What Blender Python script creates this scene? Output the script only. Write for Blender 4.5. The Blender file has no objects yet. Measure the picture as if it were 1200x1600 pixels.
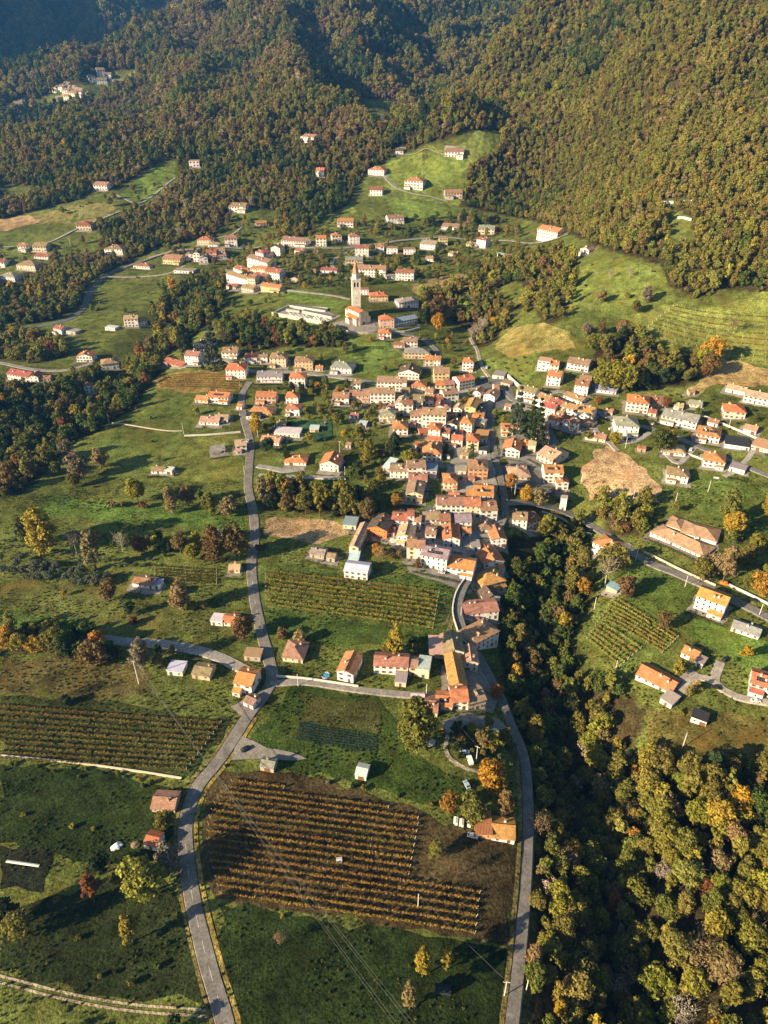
import bpy, bmesh, math, random
import numpy as np
from mathutils import Vector, Matrix, noise as mnoise

# ------------------------------------------------------------------ camera, sky, sun, exposure
SC = bpy.context.scene
COL = SC.collection
F_PX, PITCH, CAM_H = 1109.0, math.radians(32.0), 255.0
cam_data = bpy.data.cameras.new('camera')
cam = bpy.data.objects.new('camera', cam_data); COL.objects.link(cam)
cam_data.sensor_fit = 'VERTICAL'
cam_data.angle_y = 2 * math.atan(800 / F_PX)
cam_data.clip_start, cam_data.clip_end = 1.0, 20000.0
cam.location = (0, 0, CAM_H)
cam.rotation_euler = (math.pi / 2 - PITCH, 0, 0)
SC.camera = cam

HAZE_DENSITY = 0.00007
SUN_EL, SUN_TRAVEL = math.radians(21.0), math.radians(27.0)   # light travels to +x and 27 deg towards +y
to_sun = Vector((-math.cos(SUN_TRAVEL) * math.cos(SUN_EL), -math.sin(SUN_TRAVEL) * math.cos(SUN_EL), math.sin(SUN_EL)))
world = bpy.data.worlds.new('World'); SC.world = world; world.use_nodes = True
wn = world.node_tree
sky = wn.nodes.new('ShaderNodeTexSky'); sky.sky_type = 'NISHITA'; sky.sun_disc = False
sky.sun_elevation = SUN_EL
sky.sun_rotation = math.atan2(to_sun.x, to_sun.y)
sky.air_density, sky.dust_density, sky.altitude = 1.0, 1.0, 300
bg = wn.nodes['Background']; bg.inputs[1].default_value = 0.05
wn.links.new(sky.outputs[0], bg.inputs[0])
sun_data = bpy.data.lights.new('sun', 'SUN'); sun = bpy.data.objects.new('sun', sun_data); COL.objects.link(sun)
sun_data.energy, sun_data.angle, sun_data.color = 5.0, math.radians(0.5), (1.0, 0.80, 0.53)
sun.rotation_euler = to_sun.to_track_quat('Z', 'Y').to_euler(); sun.location = (0, 0, 900)
SC.view_settings.view_transform = 'Standard'; SC.view_settings.look = 'None'
SC.view_settings.exposure, SC.view_settings.gamma = 1.55, 1.0
SC.view_settings.use_curve_mapping = False
SC.cycles.max_bounces, SC.cycles.diffuse_bounces, SC.cycles.volume_bounces = 2, 1, 0
SC.cycles.transparent_max_bounces = 8
SC.cycles.caustics_reflective = SC.cycles.caustics_refractive = False

random.seed(7); RNG = np.random.default_rng(7)

# ------------------------------------------------------------------ materials
def mat(name):
    m = bpy.data.materials.new(name); m.use_nodes = True
    nt = m.node_tree; p = nt.nodes['Principled BSDF']
    p.inputs['Specular IOR Level'].default_value = 0.15
    return m, nt, p

def node(nt, t, **kw):
    n = nt.nodes.new(t)
    for k, v in kw.items(): setattr(n, k, v)
    return n

def noise_node(nt, vec, scale, detail=3.0, rough=0.55):
    n = node(nt, 'ShaderNodeTexNoise'); n.inputs['Scale'].default_value = scale
    n.inputs['Detail'].default_value = detail; n.inputs['Roughness'].default_value = rough
    nt.links.new(vec, n.inputs['Vector']); return n.outputs['Fac']

def ramp(nt, fac, stops):
    r = node(nt, 'ShaderNodeValToRGB'); e = r.color_ramp.elements
    while len(e) < len(stops): e.new(0.5)
    for el, (p, c) in zip(e, stops):
        el.position = p; el.color = (c, c, c, 1) if not isinstance(c, tuple) else (*c, 1)
    nt.links.new(fac, r.inputs[0]); return r.outputs[0]

def mixc(nt, fac, a, b, mode='MIX'):
    m = node(nt, 'ShaderNodeMix', data_type='RGBA', blend_type=mode)
    for s, v in ((m.inputs[0], fac), (m.inputs[6], a), (m.inputs[7], b)):
        if isinstance(v, (int, float)): s.default_value = v
        elif isinstance(v, tuple): s.default_value = (*v, 1)
        else: nt.links.new(v, s)
    return m.outputs[2]

def bump(nt, p, h, strength, dist):
    b = node(nt, 'ShaderNodeBump'); b.inputs['Strength'].default_value = strength; b.inputs['Distance'].default_value = dist
    nt.links.new(h, b.inputs['Height']); nt.links.new(b.outputs[0], p.inputs['Normal'])

def world_pos(nt): return node(nt, 'ShaderNodeNewGeometry').outputs['Position']
def obj_col(nt): return node(nt, 'ShaderNodeObjectInfo').outputs['Color']

def field_material(name, source):
    """grass, crops and soil: the sheet's own colour with tufts, dry patches and fine relief"""
    m, nt, p = mat(name)
    pos = world_pos(nt)
    base = obj_col(nt) if source == 'object' else None
    if base is None:
        a = node(nt, 'ShaderNodeAttribute'); a.attribute_name = 'cover'; base = a.outputs['Color']
    big = ramp(nt, noise_node(nt, pos, 0.018, 2), [(0.32, 0.62), (0.68, 1.35)])
    mid = ramp(nt, noise_node(nt, pos, 0.13, 3, 0.65), [(0.3, 0.5), (0.7, 1.5)])
    fine = ramp(nt, noise_node(nt, pos, 0.9, 2, 0.7), [(0.32, 0.3), (0.68, 1.7)])
    c = mixc(nt, 1.0, base, big, 'MULTIPLY'); c = mixc(nt, 1.0, c, mid, 'MULTIPLY'); c = mixc(nt, 0.85, c, fine, 'MULTIPLY')
    dry = ramp(nt, noise_node(nt, pos, 0.045, 4, 0.7), [(0.52, 0.0), (0.72, 0.55)])
    tint = mixc(nt, 1.0, base, (1.6, 1.05, 0.9), 'MULTIPLY')
    c = mixc(nt, dry, c, tint)
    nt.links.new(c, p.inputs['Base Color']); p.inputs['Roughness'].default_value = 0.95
    p.inputs['Specular IOR Level'].default_value = 0.0
    bump(nt, p, noise_node(nt, pos, 1.3, 2, 0.75), 0.75, 0.5)
    return m

def leaf_material(name, instanced):
    m, nt, p = mat(name)
    if instanced:
        a = node(nt, 'ShaderNodeAttribute'); a.attribute_type = 'INSTANCER'; a.attribute_name = 'tint'; base = a.outputs['Color']
    else:
        base = obj_col(nt)
    g = node(nt, 'ShaderNodeNewGeometry')
    v = ramp(nt, g.outputs['Random Per Island'], [(0.0, 0.68), (0.6, 1.0), (1.0, 1.4)])
    c = mixc(nt, 1.0, base, v, 'MULTIPLY')
    d = node(nt, 'ShaderNodeBsdfDiffuse'); t = node(nt, 'ShaderNodeBsdfTranslucent')
    nt.links.new(c, d.inputs[0]); nt.links.new(c, t.inputs[0])
    mx = node(nt, 'ShaderNodeMixShader'); mx.inputs[0].default_value = 0.3
    nt.links.new(d.outputs[0], mx.inputs[1]); nt.links.new(t.outputs[0], mx.inputs[2])
    nt.links.new(mx.outputs[0], nt.nodes['Material Output'].inputs[0])
    return m

def coloured(name, rough=0.8, nscale=0.8, lo=0.8, hi=1.15, stripes=None, spec=0.2, bumpy=0.0, streak=False):
    """a surface in the object's own colour with stains; stripes = metres between tile or sheet ribs along local x"""
    m, nt, p = mat(name)
    base = obj_col(nt); tc = node(nt, 'ShaderNodeTexCoord').outputs['Object']; pos = world_pos(nt)
    c = mixc(nt, 1.0, base, ramp(nt, noise_node(nt, pos, nscale, 5, 0.7), [(0.3, lo), (0.7, hi)]), 'MULTIPLY')
    c = mixc(nt, 1.0, c, ramp(nt, noise_node(nt, pos, nscale * 5, 3, 0.7), [(0.3, lo), (0.7, hi)]), 'MULTIPLY')
    if streak:
        mp = node(nt, 'ShaderNodeMapping'); mp.inputs['Scale'].default_value = (1.1, 1.1, 0.12); nt.links.new(pos, mp.inputs[0])
        c = mixc(nt, 1.0, c, ramp(nt, noise_node(nt, mp.outputs[0], 1.0, 4, 0.7), [(0.35, 0.72), (0.6, 1.04)]), 'MULTIPLY')
    if stripes:
        w = node(nt, 'ShaderNodeTexWave', wave_type='BANDS'); w.bands_direction = 'X'
        w.inputs['Scale'].default_value = 0.314 / stripes; w.inputs['Distortion'].default_value = 0.6; w.inputs['Detail'].default_value = 1.0
        nt.links.new(tc, w.inputs['Vector'])
        c = mixc(nt, 0.6, c, ramp(nt, w.outputs['Fac'], [(0.0, 0.62), (0.6, 1.1)]), 'MULTIPLY')
        bump(nt, p, w.outputs['Fac'], 0.6, 0.08)
    elif bumpy:
        bump(nt, p, noise_node(nt, pos, nscale * 4, 4, 0.7), bumpy, 0.06)
    nt.links.new(c, p.inputs['Base Color']); p.inputs['Roughness'].default_value = rough
    p.inputs['Specular IOR Level'].default_value = spec
    return m

M = {}
M['ground'] = field_material('ground_cover', 'attribute')
M['field'] = field_material('field_cover', 'object')
M['leaf'] = leaf_material('leaves', False)
M['leaf_wood'] = leaf_material('woodland_leaves', True)
M['plaster'] = coloured('plaster', 0.9, 0.35, 0.86, 1.08, streak=True, bumpy=0.15)
M['tile'] = coloured('roof_tiles', 0.85, 0.42, 0.58, 1.32, stripes=0.42)
M['sheet'] = coloured('ribbed_metal_sheet', 0.45, 0.3, 0.8, 1.12, stripes=0.6, spec=0.5)
M['asphalt'] = coloured('asphalt', 0.9, 0.22, 0.62, 1.28, bumpy=0.1)
M['stone'] = coloured('stonework', 0.95, 0.9, 0.6, 1.3, bumpy=0.5)
M['paint'] = coloured('car_paint', 0.25, 0.1, 0.97, 1.03, spec=0.6)
M['plain'] = coloured('plain_surface', 0.7, 0.6, 0.85, 1.12)
M['bark'] = coloured('bark', 0.95, 2.0, 0.6, 1.3, bumpy=0.4)
def flat(name, col, rough, spec=0.5, metal=0.0):
    m, nt, p = mat(name); p.inputs['Base Color'].default_value = (*col, 1)
    p.inputs['Roughness'].default_value = rough; p.inputs['Specular IOR Level'].default_value = spec; p.inputs['Metallic'].default_value = metal
    tc = node(nt, 'ShaderNodeTexCoord').outputs['Object']
    nt.links.new(mixc(nt, 1.0, col, ramp(nt, noise_node(nt, tc, 2.0), [(0.3, 0.85), (0.7, 1.15)]), 'MULTIPLY'), p.inputs['Base Color'])
    return m
M['glass'] = flat('dark_window_glass', (0.025, 0.03, 0.035), 0.12, 0.5)
M['frame'] = flat('window_frame', (0.45, 0.41, 0.35), 0.7, 0.2)
M['shutter'] = flat('wooden_shutter', (0.16, 0.08, 0.04), 0.7, 0.2)
M['shutter_green'] = flat('green_shutter', (0.05, 0.09, 0.06), 0.7, 0.2)
M['panel'] = flat('solar_cells', (0.012, 0.016, 0.03), 0.15, 0.6)
M['rubber'] = flat('tyre_rubber', (0.02, 0.02, 0.02), 0.8, 0.2)
M['wire'] = flat('cable_metal', (0.22, 0.21, 0.19), 0.5, 0.5, 0.4)
M['pool'] = flat('pool_water', (0.05, 0.32, 0.50), 0.08, 0.5)

# ------------------------------------------------------------------ helpers
def tag(o, label=None, cat=None, group=None, kind=None):
    if label: o['label'] = label
    if cat: o['category'] = cat
    if group: o['group'] = group
    if kind: o['kind'] = kind
    return o

def link(name, data, parent=None, col=None):
    o = bpy.data.objects.new(name, data); COL.objects.link(o)
    if parent is not None: o.parent = parent
    if col is not None: o.color = (*col, 1)
    return o

def empty(name, loc, rz=0.0):
    o = link(name, None); o.location = loc; o.rotation_euler = (0, 0, rz); o.empty_display_size = 1.0
    return o

class MB:
    """collects vertices and faces (with a material slot each) for one mesh"""
    def __init__(s): s.v, s.f, s.m = [], [], []
    def poly(s, pts, mi=0):
        n = len(s.v); s.v += [tuple(p) for p in pts]; s.f.append(tuple(range(n, n + len(pts)))); s.m.append(mi)
    def box(s, x0, x1, y0, y1, z0, z1, mi=0):
        n = len(s.v)
        s.v += [(x, y, z) for z in (z0, z1) for x, y in ((x0, y0), (x1, y0), (x1, y1), (x0, y1))]
        for q in ((3, 2, 1, 0), (4, 5, 6, 7), (0, 1, 5, 4), (1, 2, 6, 5), (2, 3, 7, 6), (3, 0, 4, 7)):
            s.f.append(tuple(n + i for i in q)); s.m.append(mi)
    def prism(s, pts, axis, a, b, mi=0):
        """closed outline of 2-D points swept along 'x' or 'y' or 'z' from a to b"""
        n, k = len(s.v), len(pts)
        for t in (a, b):
            for u, w in pts:
                s.v.append((t, u, w) if axis == 'x' else (u, t, w) if axis == 'y' else (u, w, t))
        flip = axis == 'y'
        for i in range(k):
            j = (i + 1) % k; q = (n + i, n + j, n + k + j, n + k + i)
            s.f.append(q[::-1] if flip else q); s.m.append(mi)
        c0, c1 = tuple(n + i for i in range(k)), tuple(n + k + i for i in range(k))
        s.f += [c0 if flip else c0[::-1], c1[::-1] if flip else c1]; s.m += [mi, mi]
    def tube(s, pts, radii, sides=6, mi=0, cap=True):
        rings = []
        for i, p in enumerate(pts):
            p = Vector(p); d = (Vector(pts[min(i + 1, len(pts) - 1)]) - Vector(pts[max(i - 1, 0)])).normalized()
            u = d.orthogonal().normalized(); w = d.cross(u); n = len(s.v)
            for k in range(sides):
                a = 2 * math.pi * k / sides
                s.v.append(tuple(p + (u * math.cos(a) + w * math.sin(a)) * radii[i]))
            rings.append(n)
        for a, b in zip(rings, rings[1:]):
            for k in range(sides):
                s.f.append((a + k, a + (k + 1) % sides, b + (k + 1) % sides, b + k)); s.m.append(mi)
        if cap:
            s.f.append(tuple(rings[-1] + k for k in range(sides))); s.m.append(mi)
    def mesh(s, name, mats, smooth=False):
        me = bpy.data.meshes.new(name); me.from_pydata(s.v, [], s.f)
        for m in (mats if isinstance(mats, (list, tuple)) else [mats]): me.materials.append(m)
        me.polygons.foreach_set('material_index', s.m)
        if smooth: me.polygons.foreach_set('use_smooth', [True] * len(s.f))
        me.update(); return me
    def build(s, name, mats, parent=None, col=None, smooth=False):
        return link(name, s.mesh(name, mats, smooth), parent, col)

def mesh_np(name, verts, quads, mats, mi=None):
    me = bpy.data.meshes.new(name)
    nv, nq = len(verts), len(quads)
    me.vertices.add(nv); me.vertices.foreach_set('co', np.asarray(verts, np.float32).ravel())
    me.loops.add(nq * 4); me.loops.foreach_set('vertex_index', np.asarray(quads, np.int32).ravel())
    me.polygons.add(nq); me.polygons.foreach_set('loop_start', np.arange(0, nq * 4, 4, dtype=np.int32))
    me.polygons.foreach_set('loop_total', np.full(nq, 4, np.int32))
    for m in (mats if isinstance(mats, (list, tuple)) else [mats]): me.materials.append(m)
    if mi is not None: me.polygons.foreach_set('material_index', np.asarray(mi, np.int32))
    me.update(calc_edges=True); return me

# ------------------------------------------------------------------ lie of the land
CP, SP = math.cos(PITCH), math.sin(PITCH)
def ray(px, py):
    x, u = (px - 600) / F_PX, (800 - py) / F_PX
    return np.array([x, CP + u * SP, -SP + u * CP])
def project(P):
    P = np.atleast_2d(P); y, z = P[:, 1], P[:, 2] - CAM_H
    d = np.maximum(y * CP - z * SP, 1e-3); up = y * SP + z * CP
    return 600 + F_PX * P[:, 0] / d, 800 - F_PX * up / d, d

S = CAM_H / 210.0
# surveyed points: where the photograph's pixel lies, by height above the plain (z) or distance (Y)
CZ = [(100,1590,0),(600,1590,-1),(1150,1590,-6),(800,1590,-2),(-300,1590,0),(1500,1590,-6),(50,1250,1),(330,1250,1),(700,1250,0),(830,1300,-1),(1100,1100,2),(1150,900,7),
      (1000,980,2),(400,1000,4),(700,1000,4),(50,900,6),(400,800,8),(600,800,8),(770,800,8),(960,780,10),(1150,750,14),(100,700,9),(380,650,12),(600,650,14),
      (770,620,16),(950,650,20),(1180,650,25),(60,580,9),(150,560,11),(370,580,16),(500,560,18),(700,560,20),(860,590,25),(640,500,29),(560,500,32),(480,490,31),
      (770,530,21),(850,500,44),(960,480,53),(1100,520,44),(1000,560,34),(1190,560,38),(1000,420,73),(900,450,56),(1190,430,76),(410,430,33),(600,430,36),(250,440,19),(130,470,12),
      (-300,700,12),(-300,1000,5),(1500,700,34),(1500,1000,12)]
CY = [(300,385,850),(540,375,850),(860,365,790),(30,390,850),(700,280,1000),(620,260,1050),(760,210,1130),(560,330,930),(650,330,930),(1190,300,700),(1190,150,900),(1190,0,1100),
      (1000,300,760),(1000,150,1000),(1000,30,1230),(850,300,990),(850,150,1270),(850,20,1500),(1060,5,1500),(210,270,1050),(110,330,930),(150,205,1250),
      (60,160,1700),(160,122,1900),(20,155,1900),(0,100,2450),(100,30,2900),(200,62,2550),(330,0,3000),(0,0,3000),(340,55,2000),(250,118,1800),(430,15,1950),(600,40,2050),(500,150,1450),
      (300,200,1280),(420,250,1100),(400,320,940),(580,172,1250),(480,222,1150),(700,30,2300),(560,0,2350),(1400,100,950),(1500,400,560),(-200,300,1000),(-300,100,2300),(0,60,2650),
      (640,205,1120),(790,78,1330),(700,182,1110),(200,107,1850),(330,20,2000),(265,68,1950)]
# ground that falls away behind a crest: pixel just above the crest, distance, metres below the line of sight
CB_ = [(780,62,2200,0),(785,74,1650,90),(695,165,1700,0),(698,178,1350,60),(610,190,1450,0),(740,118,1450,70),(195,95,2500,0),(198,103,2150,70),(320,5,2950,0),(255,58,2650,0),(262,66,2300,70),(325,14,2450,70),(100,182,1560,35)]
pts = []
for px, py, z in CZ:
    r = ray(px, py); t = (z * S - CAM_H) / r[2]; pts.append((r[0] * t, r[1] * t, z * S))
for px, py, Y in CY:
    r = ray(px, py); t = Y * S / r[1]; pts.append((r[0] * t, Y * S, CAM_H + r[2] * t))
for px, py, Y, dn in CB_:
    r = ray(px, py); t = Y * S / r[1]; pts.append((r[0] * t, Y * S, CAM_H + r[2] * t - dn))
pts += [(-3500, 5200, 900), (0, 5200, 950), (3500, 4800, 900), (2600, 1800, 700), (-3000, 1500, 600), (-2300, 2300, 820), (-2100, 2900, 880), (-1900, 1500, 400), (-1500, -300, 0), (0, -300, -2), (1500, -300, 0)]  # unseen anchors; high left ones added to cast shade on far-left slopes
pts = np.array(pts)
def _phi(r2): return 0.5 * r2 * np.log(r2 + 1e-9)
_C = pts[:, :2] / 1000.0
_n = len(_C)
_A = np.zeros((_n + 3, _n + 3))
_A[:_n, :_n] = _phi(((_C[:, None] - _C[None]) ** 2).sum(-1)) + np.eye(_n) * 2e-4
_A[:_n, _n] = 1; _A[:_n, _n + 1:] = _C; _A[_n, :_n] = 1; _A[_n + 1:, :_n] = _C.T
_W = np.linalg.solve(_A, np.concatenate([pts[:, 2], np.zeros(3)]))
def base_height(X, Y):
    x, y = np.asarray(X) / 1000.0, np.asarray(Y) / 1000.0
    out = _W[_n] + _W[_n + 1] * x + _W[_n + 2] * y
    for i in range(_n):
        out = out + _W[i] * _phi((x - _C[i, 0]) ** 2 + (y - _C[i, 1]) ** 2)
    return out

def lines(parts):
    out = [parts[0][0]]
    for a, b, s in parts:
        n = max(1, round((b - a) / s)); out += list(a + (b - a) * (np.arange(n) + 1) / n)
    return np.array(out)
GX = lines([(-4200, -2000, 150), (-2000, -900, 28), (-900, -420, 10), (-420, 420, 4.0), (420, 900, 10), (900, 2000, 28), (2000, 4200, 150)])
GY = lines([(-400, 40, 40), (40, 760, 4.0), (760, 1300, 7), (1300, 2400, 16), (2400, 4200, 36), (4200, 6000, 150)])
XX, YY = np.meshgrid(GX, GY)
GZ = base_height(XX, YY)

def height(X, Y):
    X, Y = np.asarray(X, float), np.asarray(Y, float)
    i = np.clip(np.searchsorted(GX, X) - 1, 0, len(GX) - 2); j = np.clip(np.searchsorted(GY, Y) - 1, 0, len(GY) - 2)
    u = np.clip((X - GX[i]) / (GX[i + 1] - GX[i]), 0, 1); v = np.clip((Y - GY[j]) / (GY[j + 1] - GY[j]), 0, 1)
    return (GZ[j, i] * (1 - u) + GZ[j, i + 1] * u) * (1 - v) + (GZ[j + 1, i] * (1 - u) + GZ[j + 1, i + 1] * u) * v

_T = np.concatenate([np.linspace(120, 1500, 900), np.linspace(1502, 5000, 900)])
def at(px, py):
    """the spot on the ground that the photograph shows at a pixel of its 1200 x 1600 frame"""
    r = ray(px, py); P = r[None] * _T[:, None]
    d = P[:, 2] + CAM_H - height(P[:, 0], P[:, 1])
    k = np.argmax(d < 0)
    if d[k] >= 0: k = len(_T) - 1
    f = d[k - 1] / (d[k - 1] - d[k]) if k > 0 else 0
    t = _T[max(k - 1, 0)] + (_T[k] - _T[max(k - 1, 0)]) * f
    return Vector((r[0] * t, r[1] * t, float(height(r[0] * t, r[1] * t))))
def depth_of(p): return p.y * CP - (p.z - CAM_H) * SP

def poly_dist(X, Y, line):
    best = np.full(np.shape(X), 1e9)
    for (x0, y0), (x1, y1) in zip(line, line[1:]):
        dx, dy = x1 - x0, y1 - y0; L = dx * dx + dy * dy + 1e-9
        t = np.clip(((X - x0) * dx + (Y - y0) * dy) / L, 0, 1)
        best = np.minimum(best, np.hypot(X - x0 - t * dx, Y - y0 - t * dy))
    return best
RAVINE = [(905,800),(880,845),(850,900),(842,960),(855,1040),(890,1110),(918,1170)]
DEEP = [(918,1170),(935,1230),(948,1310),(962,1420),(985,1540),(1020,1700)]
DEP = [tuple(at(*p)[:2]) for p in DEEP]
RAV = [tuple(at(*p)[:2]) for p in RAVINE]
GULLY = [(430,330),(350,420),(300,455),(265,500),(235,545),(185,600),(110,650),(20,700),(-150,760)]
GUL = [tuple(at(*p)[:2]) for p in GULLY]
mask = (YY < 1400)
dz = np.zeros_like(GZ)
dz -= 20 * np.exp(-(poly_dist(XX, YY, RAV) / 30) ** 2)
dz -= 22 * np.exp(-(poly_dist(XX, YY, DEP) / 21) ** 2)
dz -= 9 * np.exp(-(poly_dist(XX, YY, GUL) / 32) ** 2)
nz = np.zeros_like(GZ)
def spurs(x, y, dx, dy, wide, long, seed):
    """ridges and gullies running down a slope: sharp on top, elongated along (dx, dy)"""
    u, v = -dy * x + dx * y, dx * x + dy * y
    u += 35 * mnoise.noise((x / 160, y / 160, seed + 3))
    return 1 - 2.4 * abs(mnoise.noise((u / wide, v / long, seed)))
for j in range(GZ.shape[0]):
    for i in range(GZ.shape[1]):
        x, y, z = GX[i], GY[j], GZ[j, i]
        a = 0.5 * mnoise.noise((x / 60, y / 60, 3.3)) * min(max(y / 300, 0.4), 1)
        if y > 560:
            k = min(max((z - 95) / 95, 0), 1); r = min(max((x - 40) / 260, 0), 1); far = min(max((y - 1900) / 700, 0), 1)
            k0 = min(max((y - 650) / 400, 0), 1)
            a += k0 * (6 * mnoise.noise((x / 160, y / 200, 5.1)) + 3 * mnoise.noise((x / 50, y / 60, 9.4)))
            if k > 0:
                s1 = spurs(x, y, -.82, -.57, 210, 900, 1.0) * r + spurs(x, y, .35, -.94, 230, 900, 2.0) * (1 - r)
                s2 = spurs(x, y, -.6, -.8, 75, 300, 4.0)
                a += k * (s1 * (52 + 40 * far) + s2 * 13) - 6 * k
        nz[j, i] = a
GZ = GZ + dz + nz

def pip(X, Y, poly):
    X, Y = np.asarray(X, float), np.asarray(Y, float); inside = np.zeros(X.shape, bool)
    n = len(poly); j = n - 1
    for i in range(n):
        xi, yi = poly[i]; xj, yj = poly[j]
        c = ((yi > Y) != (yj > Y)) & (X < (xj - xi) * (Y - yi) / (yj - yi + 1e-12) + xi)
        inside ^= c; j = i
    return inside

# ------------------------------------------------------------------ where woods and clearings lie (outlines read off the photograph)
WOODS = [
 [(-900,-900),(2100,-900),(2100,470),(1200,458),(1130,452),(1085,468),(1050,452),(1035,415),(985,400),(930,384),(885,360),(830,345),(795,338),(720,322),(725,290),(735,258),(775,240),(790,205),(740,206),
  (690,218),(640,236),(610,238),(600,255),(575,268),(556,292),(545,318),(512,338),(490,355),(470,372),(440,368),(430,345),(428,328),(395,325),(350,338),(335,372),(310,372),(240,392),(200,410),(185,388),(160,378),(150,352),(240,322),(280,284),(277,250),
  (250,252),(215,276),(180,296),(140,300),(128,312),(60,328),(0,344),(-900,360)],
 [(-400,440),(0,440),(60,418),(120,412),(200,390),(215,402),(178,420),(140,440),(125,478),(90,500),(40,508),(-400,505)],
 [(-400,515),(0,515),(50,530),(100,532),(108,556),(60,568),(0,562),(-400,562)],
 [(-500,612),(0,606),(55,602),(130,590),(150,575),(195,578),(225,548),(245,520),(238,490),(262,462),(300,440),(338,430),(352,448),(350,478),(330,505),(300,528),(275,545),(250,560),(250,582),(228,612),(208,640),(180,655),(150,676),(110,690),(85,720),(60,752),(25,775),(-500,800)],
 [(796,838),(850,838),(868,812),(905,812),(912,850),(912,880),(925,905),(928,930),(905,965),(890,1010),(905,1055),(935,1065),(985,1085),(1012,1108),(1000,1140),(985,1165),(1010,1190),(1050,1180),(1085,1200),(1200,1195),(2000,1190),(2000,1900),(828,1900),(828,1560),(832,1450),(838,1330),(836,1240),(826,1170),(808,1120),(792,1075),(780,1030),(782,985),(794,930),(798,880)],
 [(928,790),(1005,780),(1015,800),(1000,838),(945,838)],
 [(650,470),(690,450),(720,440),(765,412),(830,395),(880,392),(900,410),(898,440),(890,478),(870,505),(848,508),(835,478),(800,485),(790,510),(765,540),(745,545),(735,520),(700,500),(665,495)],
 [(335,508),(400,500),(430,512),(520,518),(545,528),(540,545),(480,540),(400,548),(345,535)],
 [(405,752),(440,762),(490,765),(560,765),(598,788),(590,812),(520,806),(415,796)],
 [(925,540),(985,520),(1035,545),(1100,560),(1085,600),(1000,612),(935,592)],
 [(0,978),(110,980),(130,995),(170,1000),(185,1030),(150,1030),(60,1024),(0,1020)],
]
CLEARINGS = [
 [(770,455),(800,440),(830,450),(825,475),(790,480)],
 [(700,468),(730,455),(745,470),(720,485)],
 [(565,152),(622,162),(612,186),(578,196),(560,170)],
 [(75,150),(120,138),(150,112),(215,108),(210,124),(165,150),(100,165),(10,180),(10,168)],
 [(345,340),(432,336),(432,385),(345,385)],
 [(1045,330),(1078,332),(1085,375),(1065,392),(1000,398),(1040,372)],
 [(1030,313),(1100,313),(1100,324),(1030,324)],
 [(198,188),(262,160),(268,172),(212,196)],
 [(0,288),(62,292),(66,310),(0,318)],
 [(470,214),(500,214),(500,232),(465,230)],
 [(290,250),(318,250),(318,268),(290,268)],
]
def in_wood(px, py):
    w = np.zeros(np.shape(px), bool)
    for p in WOODS: w |= pip(px, py, p)
    for p in CLEARINGS: w &= ~pip(px, py, p)
    return w

# ------------------------------------------------------------------ the ground, one sheet to the horizon
nx, ny = len(GX), len(GY)
V = np.stack([XX.ravel(), YY.ravel(), GZ.ravel()], 1)
idx = np.arange(nx * ny).reshape(ny, nx)
Q = np.stack([idx[:-1, :-1], idx[:-1, 1:], idx[1:, 1:], idx[1:, :-1]], -1).reshape(-1, 4)
gm = mesh_np('ground', V, Q, M['ground'])
gm.polygons.foreach_set('use_smooth', np.ones(len(Q), bool))
gx, gy, gd = project(V)
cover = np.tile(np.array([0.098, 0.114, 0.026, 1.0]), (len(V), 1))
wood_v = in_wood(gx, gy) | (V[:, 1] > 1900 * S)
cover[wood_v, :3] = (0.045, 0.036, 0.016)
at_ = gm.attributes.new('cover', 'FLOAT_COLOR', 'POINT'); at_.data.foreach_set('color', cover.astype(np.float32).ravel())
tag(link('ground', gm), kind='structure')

LAYER = [0]
def world_poly(pxs, jitter=0.0, step=5.0):
    w = [at(*p) for p in pxs]; out = []
    for a, b in zip(w, w[1:] + w[:1]):
        L = (b - a).length; n = max(1, int(L / step))
        nrm = Vector((-(b - a).y, (b - a).x, 0)).normalized() if L > 0 else Vector()
        for i in range(n):
            q = a + (b - a) * (i / n)
            if i: q = q + nrm * jitter * mnoise.noise((q.x / 9, q.y / 9, 1.7)) * 2
            out.append((q.x, q.y))
    return out

def sheet(name, pxs, col, material='field', lift=0.10, cell=None, jitter=1.0, kind='structure'):
    """a field, yard or other flat sheet draped over the ground"""
    poly = world_poly(pxs, jitter)
    xs, ys = [p[0] for p in poly], [p[1] for p in poly]
    cell = cell or (6.0 if min(ys) < 700 else 12.0)
    bm = bmesh.new()
    bm.faces.new([bm.verts.new((x, y, 0)) for x, y in poly])
    for lo, hi, ax in ((min(xs), max(xs), Vector((1, 0, 0))), (min(ys), max(ys), Vector((0, 1, 0)))):
        k = math.ceil(lo / cell)
        while k * cell < hi:
            bmesh.ops.bisect_plane(bm, geom=bm.verts[:] + bm.edges[:] + bm.faces[:], plane_co=ax * (k * cell), plane_no=ax, dist=1e-4); k += 1
    LAYER[0] = (LAYER[0] + 1) % 8
    co = np.array([v.co[:2] for v in bm.verts]); z = height(co[:, 0], co[:, 1]) + lift + 0.012 * LAYER[0]
    for v, h in zip(bm.verts, z): v.co.z = h
    bmesh.ops.triangulate(bm, faces=[f for f in bm.faces if len(f.verts) > 4])
    bmesh.ops.recalc_face_normals(bm, faces=bm.faces)
    me = bpy.data.meshes.new(name); bm.to_mesh(me); bm.free()
    if len(me.polygons) and me.polygons[0].normal.z < 0: me.flip_normals()
    me.materials.append(M[material])
    o = link(name, me, None, col); o['kind'] = kind
    return o

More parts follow.
